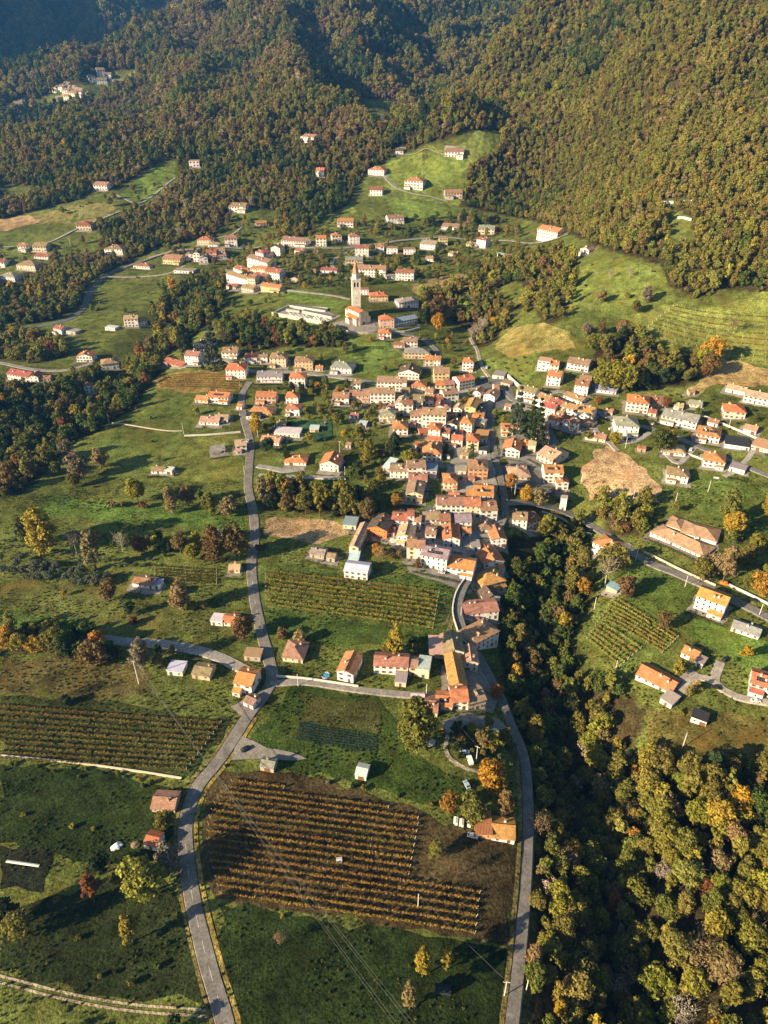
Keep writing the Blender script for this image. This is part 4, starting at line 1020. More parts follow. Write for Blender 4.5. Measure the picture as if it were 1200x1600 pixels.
HOUSES = '''29 392 42 393 2 G 8 w b house -|smaller of two on the far left lane
52 393 73 394 2 G 12 c b farmhouse -|larger one on the far left lane
54 404 78 406 1 G 9 w r house -|below the farmhouse on the far left lane
27 421 56 424 2 H 12 c b house -|in trees left of the winding road
0 439 24 441 2 H 12 w g house -|cut by the left edge above the woods
-8 418 8 418 2 G 9 w r house -|cut by the left edge on the upper lane
164 397 192 398 2 H 13 w b villa -|alone above the winding road bend
255 412 282 414 2 G 12 y b house -|beside the winding road's upper end
209 419 234 421 1 H 10 w r bungalow -|inside the winding road's upper bend
272 427 302 428 1 S 10 w g bungalow -|low on the meadow right of the winding road
195 511 217 511 3 G 10 w t farmhouse -|alone in the meadow by the left gully
217 510 231 509 2 G 8 w o annex -|joined to the lone meadow farmhouse
165 516 180 517 1 S 7 w m shed -|left of the lone meadow farmhouse
85 521 97 523 2 G 8 w r house -|beside the building plot under the winding road
98 521 118 523 1 S 9 g g garage -|on the building plot under the winding road
121 566 145 566 2 F 10 w o house -|above the lower left road
160 577 187 577 2 H 12 w b house -|right of the lower left road's end
13 593 46 598 2 G 10 w r house -|on the lower left road above the pool
47 598 61 598 2 F 9 w r house -|next to the house above the pool
63 597 79 596 1 G 7 c b garage -|at the right end of the pool houses
133 614 148 614 2 F 8 w r house -|almost hidden in the left wood
309 383 330 383 2 H 11 c o house -|on the upper road left of the tall white one
326 386 340 387 1 G 8 w b house -|low beside the upper road
352 385 371 386 3 G 10 w b house -|tall at the left end of the upper road
440 384 478 386 2 G 11 w b farmhouse -|long one on the upper road
424 400 438 400 3 F 9 w o house -|narrow, just below the upper road
494 385 510 385 3 G 9 w o house -|left of the three on the upper road
519 377 534 377 2 H 10 w o house -|middle of the three on the upper road
546 382 562 382 3 H 10 w b house -|right one of the three on the upper road
555 400 576 401 3 G 9 w r house -|below the road fork with a red awning
604 397 621 397 2 S 9 w b house -|first of two plain boxes under the upper road
631 398 649 398 2 S 9 w b house -|second of two plain boxes under the upper road
656 389 680 391 2 G 11 w g warehouse -|under the upper road's rise
686 386 699 385 3 S 9 y b house -|tall beside the grey-roofed warehouse
728 386 744 386 1 G 8 c b barn -|low, left of a white tower-like house
744 387 758 388 3 G 8 w r house -|tower-like under the upper road
832 372 878 374 3 G 12 w o farmhouse -|long one at the right end of the upper road
905 398 920 398 2 F 9 w b house -|in the scrub below the long upper farmhouse
540 414 567 416 2 G 10 y g house -|behind the church tower by the road loop
557 432 602 434 3 G 11 w b terrace -|long, right of the church tower
618 438 646 439 3 G 10 w r house -|with red awnings on the hill behind the church
603 436 617 436 1 S 8 w g garage -|between two long houses behind the church
501 426 526 427 1 G 9 w r house -|long and low left of the church tower
291 407 303 406 2 F 8 w b house -|first of the cluster below the left upper road
303 409 313 409 3 F 8 w r house -|second of the cluster below the left upper road
312 412 325 411 2 F 8 w g house -|lowest of the cluster below the left upper road
323 403 339 403 2 G 9 p r house -|pinkish one in the left upper cluster
340 404 354 404 1 G 8 w b house -|right end of the left upper cluster
400 407 412 407 3 H 9 w r house -|tall, highest in the old hamlet
387 418 418 420 3 G 10 w b terrace -|top row of the old hamlet
392 428 403 428 2 G 8 c b house -|in the middle of the old hamlet
403 428 415 428 2 G 7 c o house -|with the reddest roof in the old hamlet
415 437 437 438 3 G 11 w r house -|right end of the old hamlet
366 430 389 431 2 G 9 w r terrace -|upper left in the old hamlet
355 444 387 445 3 G 9 w b terrace -|longest front of the old hamlet
387 446 399 446 3 G 9 c r house -|end of the long hamlet front
378 457 396 458 2 G 8 c b house -|lowest of the old hamlet
354 452 368 452 1 G 8 c r house -|lower left corner of the old hamlet
397 439 416 440 2 G 8 c r house -|behind the yellow house in the old hamlet
408 456 437 457 2 G 9 y o house -|below the old hamlet
454 440 467 441 1 F 8 s r hut -|alone between hamlet and church
484 428 493 428 1 G 6 c b hut -|small in the gardens left of the church
563 461 576 461 2 S 8 w r house -|close behind the church tower
578 471 606 471 2 H 12 y o villa -|right behind the church
623 481 654 481 2 H 13 w g villa -|above the blue-roofed school
593 512 616 513 3 H 12 p o house -|square one beside the church forecourt
618 511 652 506 2 G 9 w l school -|on the church hill
592 529 611 530 2 H 11 w o house -|right below the church forecourt
630 542 652 543 2 G 10 w b house -|on the lane down from the church
616 543 632 544 1 G 7 c r garage -|left of the house on the church lane
632 560 670 561 2 H 11 y g house -|broad, beside the church lane
664 572 676 572 2 G 9 c o house -|left of the pair under the church lane
677 572 688 572 2 G 9 w o house -|right one of the pair under the church lane
622 592 654 594 2 F 14 w d house -|broad gable above the white terrace
678 598 702 597 3 G 11 y b house -|with a little turret by the square
722 580 739 580 3 H 9 w o house -|slim, alone above the village square
709 603 717 612 2 G 10 a o house -|on the village square, left half
717 612 741 605 3 G 10 w o inn -|on the village square
769 592 787 593 1 S 10 g g garage -|beside the village square
782 603 796 606 1 S 8 t b shed -|cluttered, beside the village square
303 547 324 548 2 F 14 w d house -|beside the blue conifer
290 570 311 570 3 G 10 w b house -|above the dry vineyard
255 573 284 574 1 G 12 t r barn -|at the corner of the dry vineyard
347 560 371 560 2 G 11 w b house -|on the road above the orange hip roof
382 568 402 568 2 H 10 w o house -|first in the row above the left junction
403 567 418 567 2 G 9 w b house -|second in the row above the left junction
422 573 447 574 3 H 12 c b house -|tall stone-coloured, in the row above the junction
461 579 489 579 3 H 11 y b house -|right end of the row above the junction
493 580 504 580 1 G 6 c o garage -|beside the yellow house above the road
517 583 549 585 2 H 13 w g villa -|beside the green field under the church
354 592 384 592 3 H 13 w o house -|large at the left road junction
402 598 441 598 2 G 11 w g house B|long with balconies at the left road junction
453 605 477 605 3 H 11 w o house -|right of the balconied house by the junction
305 629 325 631 1 G 9 c o house -|left wing by the left road
325 629 357 631 2 G 10 w o house P|with solar panels by the left road
400 630 431 631 2 G 10 p o house -|right of the left road
447 631 466 631 2 H 10 w o house -|upper of two square ones near the pitch
390 648 424 651 1 H 11 c o house -|behind the dark carport
447 649 468 650 2 H 9 w o house -|lower of two square ones near the pitch
312 664 342 665 1 G 10 w t bungalow -|left of the left road
335 661 356 661 1 G 10 w t bungalow -|behind, right wing beside the left road
385 656 406 656 1 S 7 w k carport -|at the left road bend
369 708 386 706 2 G 9 w t barn -|hard against the left road
331 711 352 708 1 O 9 w g barn -|in the meadow left of the road
407 695 436 697 1 G 11 w t house -|opposite the roadside barn
429 683 468 684 1 S 10 w m hall -|at the end of the sports pitch
445 727 478 728 1 H 12 w o house -|below the sports pitch
500 735 529 738 2 F 13 w o house -|right of the house below the pitch
598 735 610 738 1 S 12 t m shed L|in the orchard behind the village
237 741 258 741 1 G 6 w b shed -|alone in the left meadow
258 741 269 742 1 S 5 w m lean_to -|joined to the shed in the left meadow
589 611 635 612 3 G 10 w b terrace -|behind the pink terrace
643 613 665 614 2 H 10 c o house -|right of the upper white terrace
551 609 563 609 2 G 8 w b house -|small, by the orange roadside tree
520 632 545 632 2 G 11 w b house -|left end of the double terrace
546 628 577 628 2 G 10 p b terrace -|middle of the double terrace
578 630 617 630 3 G 10 w b terrace -|right end of the double terrace
617 641 632 643 2 F 13 w t house -|behind the little white house in the centre
629 647 645 647 3 G 8 w r house -|little, in the middle of the centre
645 642 660 643 3 G 12 w b house -|tall and narrow in the centre
592 659 617 660 2 H 11 c g house -|with twin gables in the gardens
614 680 637 680 2 H 12 w o house -|bright hip roof in the gardens
659 668 696 670 4 G 11 w b palazzo -|large, in the village centre
641 665 659 666 3 G 9 w b house -|left wing of the large palazzo
656 682 669 681 1 G 8 a r shed -|below the large palazzo
669 686 687 688 3 H 10 w o house -|cube-like below the large palazzo
668 692 690 693 1 S 6 a o terrace_room -|low in front of the cube-like house
660 720 689 721 2 H 16 w o house -|broad, below the centre
609 747 637 748 2 G 10 w b terrace -|left half of the orchard terrace
637 748 665 747 3 G 10 w b terrace -|right half of the orchard terrace
665 747 682 748 2 S 10 g l workshop -|right of the orchard terrace
638 761 667 762 2 G 8 c b house -|in front of the orchard terrace
634 783 660 785 2 F 13 c b house -|gable above the green orchard
693 765 714 765 2 H 11 c o house -|cube at the street, left of the orange palazzo
680 612 695 612 2 G 9 c o house -|left of the pair behind the inn
695 612 710 610 2 G 8 c b house -|right of the pair behind the inn
693 632 716 629 3 G 9 w b house -|below the inn on the square
678 634 692 634 2 G 9 c r house -|left of the house below the inn
680 645 694 646 2 F 10 w r house -|between inn and palazzo
694 648 704 648 2 H 6 w b house -|tiny, between inn and palazzo
708 648 721 650 2 F 8 w t house -|narrow gable behind the orange street house
725 652 742 654 3 F 16 y h house -|big two-tone roof on the village street
742 656 755 656 2 F 12 w d house -|dark roof half of the street gable
755 627 772 630 2 F 10 w b house -|at the head of the village street
772 618 780 617 2 G 9 c b house -|behind the house at the street's head
697 673 713 676 2 F 11 w d house -|dark gable right of the large palazzo
718 676 736 679 3 H 10 w o house -|tall by the village street
738 662 755 663 2 S 8 c o house -|flat fronted behind the tall street house
741 690 760 692 1 S 14 w o shop -|low range along the village street
689 687 702 688 2 G 8 w r house -|brown half in the lower centre
705 698 722 699 2 G 8 w o house -|little orange roof in the lower centre
728 704 747 705 3 H 10 c o house -|behind the cypress
748 709 760 710 1 S 9 w k garage -|corner by the village street
731 749 761 750 3 H 12 a b palazzo -|terracotta block by the village street
740 784 770 787 2 G 13 w o house P|beside the road junction
728 782 741 783 1 S 9 a o garage -|left of the house beside the junction
783 681 801 681 2 G 9 c o house P|right of the village street with solar panels
801 678 812 680 2 G 9 c r house -|brown roof right of the solar panels
823 682 841 683 2 G 10 c o house -|left of two under the long terrace
841 683 856 683 2 G 9 c o house P|right of two under the long terrace
838 697 857 697 2 G 9 c t house -|lower one under the long terrace
784 713 811 716 2 F 13 w h house -|with stepped gable roofs right of the street
838 718 862 731 2 G 15 c t house -|skewed, at the end of the yard
796 750 828 751 1 H 14 c t villa -|above the road junction
849 754 878 756 3 G 10 w o house P|with solar roof by the ploughed field
869 766 887 766 2 F 8 w o house -|small gable by the ploughed field
839 579 858 580 3 S 9 w t house -|on the slope above the long terrace, left
859 580 872 580 2 G 9 w o house -|on the slope, joined to the flat one
853 602 874 604 3 G 11 w o house -|alone above the long terrace
885 577 918 582 2 G 12 w b villa -|highest on the right lane
806 624 834 629 3 G 9 w b house -|left end of the long terrace
836 635 854 642 3 G 9 w b terrace -|second house of the long terrace
854 642 872 649 3 G 9 w r terrace -|third house of the long terrace
872 649 898 657 3 G 9 w b terrace -|fourth house of the long terrace
899 657 923 662 3 G 10 w o terrace -|right end of the long terrace
880 622 908 633 1 G 9 w b barn -|behind the long terrace
896 617 917 619 3 G 10 w r house -|white cube above the long terrace
904 604 922 605 2 G 9 y b house -|yellowish behind the white cube
842 650 865 655 3 G 8 w r house -|upper left of the inner row
863 653 878 656 2 G 8 w b house -|middle of the inner row
855 665 872 668 2 G 9 w o house -|lowest of the inner row
873 664 890 669 2 G 8 w r house -|right of the inner row
889 671 904 672 2 G 8 w b house -|end of the inner row
929 613 962 617 1 G 10 w l bungalow -|on the right lane
977 643 1011 647 3 H 13 w o house B|with balconies on the right lane
1003 635 1036 636 1 G 14 t r barn -|behind the balconied house
960 681 996 682 3 H 14 w g house -|large, in the bend of the right lane
1032 659 1086 672 2 G 12 w g terrace -|semi-detached on the right lane
1076 636 1096 638 1 G 8 c g house -|small with garden right of the double house
1130 654 1163 655 2 H 12 c o house -|under the dry field
1133 612 1163 618 1 G 9 w t barn -|left one below the sloping vineyard
1160 628 1212 637 2 G 10 w t barn -|long one cut by the right edge
1086 688 1122 694 2 H 13 w o house P|with solar panels on the lower right lane
1131 700 1170 704 1 S 14 w k house -|modern, dark-roofed on the lower right lane
1172 702 1215 712 1 S 14 c t house -|modern, cut by the right edge
1036 711 1070 714 1 H 13 w t villa -|with red shutters
1097 729 1130 734 2 H 12 w o house -|below the lower right lane
1138 736 1162 742 1 S 8 w g garage -|below the lower right lane
1040 752 1073 757 2 H 11 w b house -|mottled roof above the right meadow
914 687 945 692 1 G 9 c b hut -|above the ploughed field
996 706 1008 707 1 G 4 a r shed -|tiny in the right gardens
923 866 962 868 2 H 11 w o house -|beside the road at the ravine
1083 950 1128 966 3 G 11 w h house -|big, below the road junction
1141 986 1184 1000 1 G 8 w g bungalow -|low, below the big roadside house
1063 1026 1086 1036 1 G 8 w o house -|small, right of the right vineyard
1085 1040 1096 1045 1 S 6 w g lean_to -|beside the small house near the right vineyard
992 1062 1048 1086 1 G 11 w o house -|long, below the right vineyard
1030 1098 1048 1108 1 S 7 g g shed L|at the corner of the long house
1168 1080 1215 1094 2 G 11 w o house P|cut by the right edge with solar panels
1078 1128 1102 1136 1 S 6 w k hut -|with a little arch in the dry meadow
1080 618 1080 618 1 G 5 c b shed -|beside the dry field
358 896 375 896 1 G 6 c t hut -|by the left road under the hedge
330 977 348 979 1 S 6 w m lean_to -|left part of the hut by the road
348 978 370 980 1 G 7 w o hut -|joined to the white metal lean-to
442 1033 473 1037 1 H 12 c b barn -|steep, at the lower crossroads
382 1032 407 1034 1 S 6 s b ruin -|overgrown, by the lower crossroads
301 1060 328 1064 1 G 8 t b barn -|left of the white crossroads house
367 1080 394 1086 2 G 11 w o house -|at the lower crossroads
381 1103 396 1110 1 G 6 w b hut -|below the white crossroads house
262 1055 286 1057 1 S 7 g m shed -|white sheet roof left of the brown barn
527 1062 552 1068 2 F 14 w o house -|gable left of the long white house
584 1052 637 1056 2 G 9 w b farmhouse -|long, below the middle vineyard
617 1072 634 1074 1 S 7 c g lean_to -|before the long white farmhouse
637 1055 652 1057 2 G 8 c b house -|joined to the long white farmhouse
652 1058 670 1061 2 S 9 c n house -|at the lower lane
671 1028 694 1030 1 S 12 t t barn L|at the top of the stepped roofs
694 1031 724 1034 2 F 14 w b house -|gable at the top of the stepped roofs
724 1046 746 1052 2 F 12 c t house -|at the street above the yard
703 1083 728 1085 2 F 22 c h house -|long bright roof running to the lane
680 1108 706 1112 1 G 9 c o house P|low with solar panels at the lower lane
660 1118 683 1121 1 G 10 c b barn -|mottled roof at the lower lane
640 1119 661 1121 1 S 10 g m barn L|left end of the lower lane row
705 1108 731 1110 2 G 11 w o house -|left half of the double house above the yard
731 1110 758 1108 2 G 11 c b house -|right half of the double house above the yard
738 1018 777 1012 3 H 12 w b house -|large, on the street above the ravine
724 985 742 1012 1 G 6 w o annex -|narrow, along the street
727 962 777 976 2 G 11 w b house -|long, on the street above the ravine
757 944 780 948 2 F 9 w d house -|gable below the bright hip roof
753 921 788 925 2 H 13 w h house -|bright hip roof on the street
756 889 786 893 2 F 15 w o house -|large gable on the street
768 853 790 858 2 F 12 w o house -|highest gable of the street above the ravine
696 893 738 908 2 G 10 w o terrace -|descending to the street
657 884 697 894 3 G 10 w g palazzo P|long, with three rows of windows
635 873 650 874 3 G 9 c b house -|left half of the tall pair
650 875 663 876 3 G 9 w b house -|right half of the tall pair
692 854 718 856 2 F 13 w o house P|with solar panels on the gable roof
620 850 645 853 2 F 10 w t house -|gable behind the tall pair
574 836 604 842 2 F 13 o d house -|in the lower village
536 826 556 828 1 S 8 c l shed L|left of the bright orange house
546 866 560 868 2 F 22 c t farmhouse -|long ridge running back behind the white barn
545 880 560 881 1 S 8 c m lean_to -|front end of the long ridge farmhouse
538 903 574 908 2 G 10 w m house -|above the middle vineyard
484 871 506 875 1 G 7 s g hut -|above the middle vineyard
510 877 523 879 1 G 5 s b hut -|smaller, above the middle vineyard
612 824 637 826 2 G 9 w r house -|left end of the lower row
637 824 647 824 3 G 7 w r house -|tower-like in the lower row
647 827 657 828 2 G 8 w b house -|narrow in the lower row
657 823 688 823 2 G 9 w b terrace -|curving, in the lower row
687 826 703 826 2 G 8 w r house -|right of the curving terrace
711 827 736 828 2 G 9 w g house -|right end of the lower row
682 806 726 807 3 G 10 w b terrace -|above the lower row
726 808 750 809 3 G 10 c o house -|bright roof in the upper lower-village row
750 814 776 815 3 G 11 w b house -|corner of the row at the road
751 832 769 833 1 H 7 w b house -|tiny at the roadside corner
800 818 822 828 2 G 9 w b house -|left wing at the bridge
822 828 842 823 2 G 9 w r house -|right wing at the bridge
407 1204 428 1208 1 G 5 s g hut -|above the big vineyard
555 1217 572 1221 1 G 6 w m hut -|small, in the meadow above the big vineyard
238 1269 274 1271 1 G 8 t b hut -|by the road, upper of two
226 1326 246 1331 1 G 6 w q hut -|red roof by the road, lower of two
743 1310 768 1312 1 S 11 a q barn L|left half beside the lower road
768 1313 803 1320 1 G 9 w o barn -|right half beside the lower road
208 917 240 921 1 G 7 w b barn -|long, beside the left olive rows
240 921 250 922 1 S 6 w l lean_to -|blue end of the barn beside the olive rows
272 931 283 932 1 S 5 w m hut -|tiny, in the left fields
695 245 724 247 2 G 11 w b farmhouse -|highest on the green clearing
632 294 660 298 3 H 14 w o farmhouse -|big cube on the green clearing
575 273 600 275 2 H 12 w o house -|left of the clearing's lane
578 306 597 306 2 G 10 w r house -|under the clearing's lane
695 309 722 311 2 G 10 c b farmhouse -|at the clearing's right wood edge
527 353 552 356 2 G 11 w o house -|alone above the three on the upper road
606 349 631 349 2 G 10 w b house -|in the gardens above the upper road
690 358 716 360 1 G 11 w b house -|beside olive rows above the upper road
747 366 772 366 2 G 11 c g house -|in trees above the upper road
470 222 490 224 2 G 10 w b house -|alone in the central wood
493 276 506 276 2 G 10 w o house -|small in the central wood
296 261 312 261 2 S 10 w t house -|alone at the top of the left green slope
147 297 168 298 2 G 10 w b house -|at the foot of the left green slope
120 359 143 361 2 H 12 c r house -|beside the left dry meadow
358 331 384 332 2 G 11 w b house -|in the wood above the upper road
400 353 417 353 1 G 9 y o house -|above the long farmhouse on the upper road
153 120 166 120 3 G 12 w b house -|highest of the far hamlet
152 132 168 133 2 G 12 w b house -|second of the far hamlet
164 124 174 124 2 G 10 w b house -|right one of the far hamlet
84 143 98 144 2 G 12 w b house -|left of the far valley group
100 157 108 157 2 G 12 w o house -|lowest of the far valley group
106 152 117 152 2 G 12 w b house -|middle of the far valley group
118 151 128 151 2 G 10 w r house -|right of the far valley group
82 160 90 160 1 G 10 w b house -|small one under the far valley group
22 170 38 170 2 G 14 w b house -|at the far left valley mouth
12 172 22 172 2 G 10 w b house -|leftmost of the far valley
738 622 750 624 2 F 9 w b house -|behind the big two-tone street roof
736 664 746 665 2 G 7 w o house -|wedged behind the tall street house
744 670 756 672 2 S 7 c g house -|grey flat top behind the low shop range
664 634 677 635 2 G 9 w o house -|between terrace end and inn
652 656 662 656 2 G 7 c b house -|just above the large palazzo
700 660 710 661 2 G 7 c o house -|right behind the large palazzo
628 622 640 622 2 G 8 c b house -|under the right end of the upper white terrace
664 622 676 623 2 G 8 w b house -|left of the pair behind the inn
603 640 615 641 1 G 7 w b house -|behind the twin-gabled house
666 862 676 864 1 S 6 w g hut -|grey, behind the long three-row palazzo
676 700 688 702 1 G 6 c o shed -|between the cube-like house and the little orange roof
719 716 731 718 1 G 6 c b shed -|left of the cypress garden
716 742 728 743 1 S 7 g g garage -|between the cube and the terracotta palazzo
700 782 716 784 1 G 7 c o shed -|above the lower-village upper row
648 700 658 701 1 G 6 c r shed -|in the gardens below the large palazzo
664 845 680 847 2 G 8 w b house -|in the dark court behind the tall pair
722 838 736 839 1 G 7 w o house -|behind the solar gable in the lower village
736 860 750 862 1 S 7 w g garage -|above the terrace descending to the street
604 838 616 839 1 G 7 c r annex -|right beside the bright orange house
812 700 824 702 1 G 7 c o garage -|between stepped gables and skewed house
824 706 836 707 2 G 7 c t house -|left of the skewed house
812 738 822 739 1 G 6 c b shed -|behind the tan villa at the junction
788 640 797 641 1 G 6 w b shed -|left of the dark garden
914 664 926 668 1 G 6 c b shed -|behind the right end of the long terrace
944 648 956 650 1 G 7 c b house -|low, left of the balconied house
1012 650 1024 652 1 G 7 c r shed -|right of the balconied house
1052 640 1066 642 1 G 7 w t house -|behind the semi-detached pair
1104 664 1120 668 1 G 7 w b house -|between double house and solar house
1160 676 1180 680 1 G 9 w t house -|on the wall of the upper right lane
548 655 560 655 1 G 6 w b shed -|left of the twin-gabled house
560 668 572 669 1 S 6 g m shed -|pale roof in the central gardens
484 676 498 676 1 S 6 c m shed -|right end of the sports pitch
540 700 548 701 1 G 5 t b shed -|beside the tall garden pole
432 668 446 668 1 G 6 c b shed -|left of the sports pitch hall
370 640 378 641 1 G 6 w o garage -|just left of the left road
338 400 352 401 2 G 8 w b house -|under the left upper cluster road
460 396 474 397 1 G 8 w r house -|below the long upper road farmhouse
588 394 600 394 2 G 8 w o house -|between road fork and the plain boxes
664 408 678 409 1 G 8 w b house -|below the grey-roofed warehouse
700 400 712 401 1 G 8 c b barn -|in the scrub under the upper road
770 402 782 403 1 S 8 w m shed -|white, in the scrub under the upper road
786 404 794 404 1 S 7 t b shed -|brown, in the scrub under the upper road
98 148 108 149 2 G 11 w b house -|upper middle of the far valley group
140 128 150 128 2 G 11 w b house -|left below the far hamlet
172 131 182 132 1 G 11 w b house -|low right of the far hamlet
30 164 40 164 2 F 11 w b house -|church-like at the far left valley mouth
618 240 630 241 1 G 9 g d barn -|dark, at the left end of the clearing track'''
for ln in HOUSES.split('\n'):
    a, pl = ln.split('|'); a = a.split()
    if a[0] == a[2]: a[0] = str(int(a[0]) - 5); a[2] = str(int(a[2]) + 5)
    house(float(a[0]), float(a[1]), float(a[2]), float(a[3]), int(a[4]), a[5], float(a[6]), a[7], a[8], a[9], a[10], pl)
print('houses', len(HOUSE_XY))

# ------------------------------------------------------------------ church, cemetery and the large hall
def basis(o): return Matrix.Translation(o.location) @ Matrix.Rotation(o.rotation_euler.z, 4, 'Z')
def merge(a, b):
    """wing b becomes part of building a"""
    T = basis(a).inverted() @ basis(b)
    for ch in list(b.children): ch.parent = a; ch.matrix_parent_inverse = T
    bpy.data.objects.remove(b)
def gable_parts(root, x0, x1, y0, y1, h, pitch, wc, rc, axis='y', ov=.5, base=-4):
    mb = MB(); cx, cy = (x0 + x1) / 2, (y0 + y1) / 2; W, D = (x1 - x0) / 2, (y1 - y0) / 2
    if axis == 'y': mb.prism([(-W, base), (-W, h), (0, h + W * pitch - .25), (W, h), (W, base)][::-1], 'y', -D, D)
    else: mb.prism([(-D, base), (D, base), (D, h), (0, h + D * pitch - .25), (-D, h)], 'x', -W, W)
    mb.v = [(x + cx, y + cy, z) for x, y, z in mb.v]; mb.build('wall', M['plaster'], root, wc)
    mb = MB()
    if axis == 'y': roof_prism(mb, W, ov, h, pitch, -D - ov, D + ov, 'y')
    else: roof_prism(mb, D, ov, h, pitch, -W - ov, W + ov, 'x')
    mb.v = [(x + cx, y + cy, z) for x, y, z in mb.v]; mb.build('roof', M['tile'], root, rc)

ca = at(557.5, 511); crz = math.radians(34)
ux, uy = Vector((math.cos(crz), math.sin(crz), 0)), Vector((-math.sin(crz), math.cos(crz), 0))
cc_ = ca + ux * 8.5; church = empty('church', (cc_.x, cc_.y, ca.z), crz)
CW, CR = (.78, .64, .48), (.44, .165, .07)
gable_parts(church, -5.5, 5.5, 0, 21, 13.5, .38, CW, CR)                 # nave
gable_parts(church, -5.2, 5.2, 20.9, 27, 11.5, .38, CW, CR)              # choir
def lean(root, x0, x1, y0, y1, hlo, hhi, side, wc, rc):
    mb = MB(); out, inn = (x0, x1) if side < 0 else (x1, x0)
    P = [(out, -4), (inn, -4), (inn, hhi - .1), (out, hlo - .1)]
    mb.prism(P[::-1] if side < 0 else P, 'y', y0, y1); mb.build('wall', M['plaster'], root, wc)
    k = (hhi - hlo) / abs(x1 - x0); o2 = out + side * .5
    Q = [(o2, hlo - .5 * k), (inn, hhi), (inn, hhi + .22), (o2, hlo - .5 * k + .22)]
    mb = MB(); mb.prism(Q[::-1] if side < 0 else Q, 'y', y0 - .4, y1 + .4); mb.build('roof', M['tile'], root, rc)
lean(church, -8.5, -5.52, 1, 20, 7.5, 9.4, -1, CW, CR); lean(church, 5.52, 8.5, 1, 20, 7.5, 9.4, 1, CW, CR)
gable_parts(church, -12.5, -8.52, 8, 15, 6.5, .4, CW, CR, 'x')           # side chapel
for x in (-3.4, 3.4):
    mb = MB(); mb.box(x - .5, x + .5, -.35, -.002, -1, 13.2); mb.build('pilaster', M['plaster'], church, (.74, .62, .48))
mb = MB(); mb.box(-1.3, 1.3, -.2, -.003, 0, 3.6); mb.build('door', M['shutter'], church)
mb = MB(); mb.tube([(0, -.15, 9.5), (0, .05, 9.5)], [1.2, 1.2], 16); mb.build('rose_window', M['glass'], church)
for y in (4, 9, 14, 18):
    for s, rot in ((-1, -math.pi / 2), (1, math.pi / 2)):
        o = link('window', WIN[0], church); o.location = (s * 5.52, y, 11.4); o.rotation_euler.z = rot
        o = link('window', WIN[0], church); o.location = (s * 8.5, y, 4.6); o.rotation_euler.z = rot
tag(church, 'cream church with orange tiled roofs and side aisles below the tall bell tower', 'church')
HOUSE_XY.append((cc_.x + uy.x * 12, cc_.y + uy.y * 12, 11, 15, crz))

tb = at(557, 493); tower = empty('bell_tower', tb, math.radians(8)); TW, TS = 4.2, (.62, .57, .49)
mb = MB(); mb.box(-TW, TW, -TW, TW, -4, 29); mb.box(-TW - .35, TW + .35, -TW - .35, TW + .35, 29.0, 29.6); mb.build('shaft', M['stone'], tower, TS)
for s in (-1, 1):
    mb = MB(); mb.box(s * 3.4 - .8, s * 3.4 + .8, -4.2, 4.2, 29.6, 36); mb.build('belfry_pier', M['stone'], tower, TS)
mb = MB(); mb.box(-.5, .5, -4.15, 4.15, 29.6, 35); mb.box(-2.6, 2.6, -4.18, 4.18, 34.2, 36); mb.build('belfry_arch', M['stone'], tower, TS)
mb = MB(); mb.box(-2.6, 2.6, -3.2, 3.2, 29.61, 34.19); mb.build('bell_chamber', M['glass'], tower)
mb = MB(); mb.box(-TW - .5, TW + .5, -TW - .5, TW + .5, 36, 36.9); mb.build('cornice', M['stone'], tower, (.60, .54, .45))
def ngon_tube(name, z0, z1, r0, r1, n, m, col):
    mb = MB(); mb.tube([(0, 0, z0), (0, 0, z1)], [r0, r1], n); return mb.build(name, m, tower, col)
ngon_tube('drum', 36.9, 41.5, 3.7, 3.5, 8, M['stone'], (.62, .57, .48)); ngon_tube('drum_cornice', 41.5, 42.1, 3.9, 3.9, 8, M['stone'], (.60, .54, .45))
sp = ngon_tube('spire', 42.1, 57, 3.3, .12, 8, M['tile'], (.42, .24, .15)); mb = MB(); mb.tube([(0, 0, 56.8), (0, 0, 59)], [.08, .05], 5); mb.box(-.5, .5, -.05, .05, 58.1, 58.25); mb.build('cross', M['wire'], sp)
mb = MB(); mb.tube([(0, -TW - .12, 24), (0, -TW + .02, 24)][::-1], [1.7, 1.7], 20)
cl = mb.build('clock_face', M['plain'], tower, (.80, .76, .68))
mb = MB(); mb.box(-.09, .09, -TW - .2, -TW - .13, 24, 25.4); mb.box(-.9, .0, -TW - .21, -TW - .14, 23.92, 24.08); mb.build('clock_hands', M['rubber'], cl)
for z in (8, 14, 19):
    o = link('window', WIN[0], tower); o.location = (0, -TW, z); o.scale = (.6, 1, .9)
for s in (-1, 1):
    for sy in (-1, 1):
        mb = MB(); mb.tube([(s * 4.0, sy * 4.0, 36.9), (s * 4.0, sy * 4.0, 39.2)], [.4, .08], 6); mb.build('pinnacle', M['stone'], tower, TS)
tag(tower, 'tall stone bell tower with clock face and pointed spire behind the church', 'tower')
HOUSE_XY.append((tb.x, tb.y, 5, 5, 0))

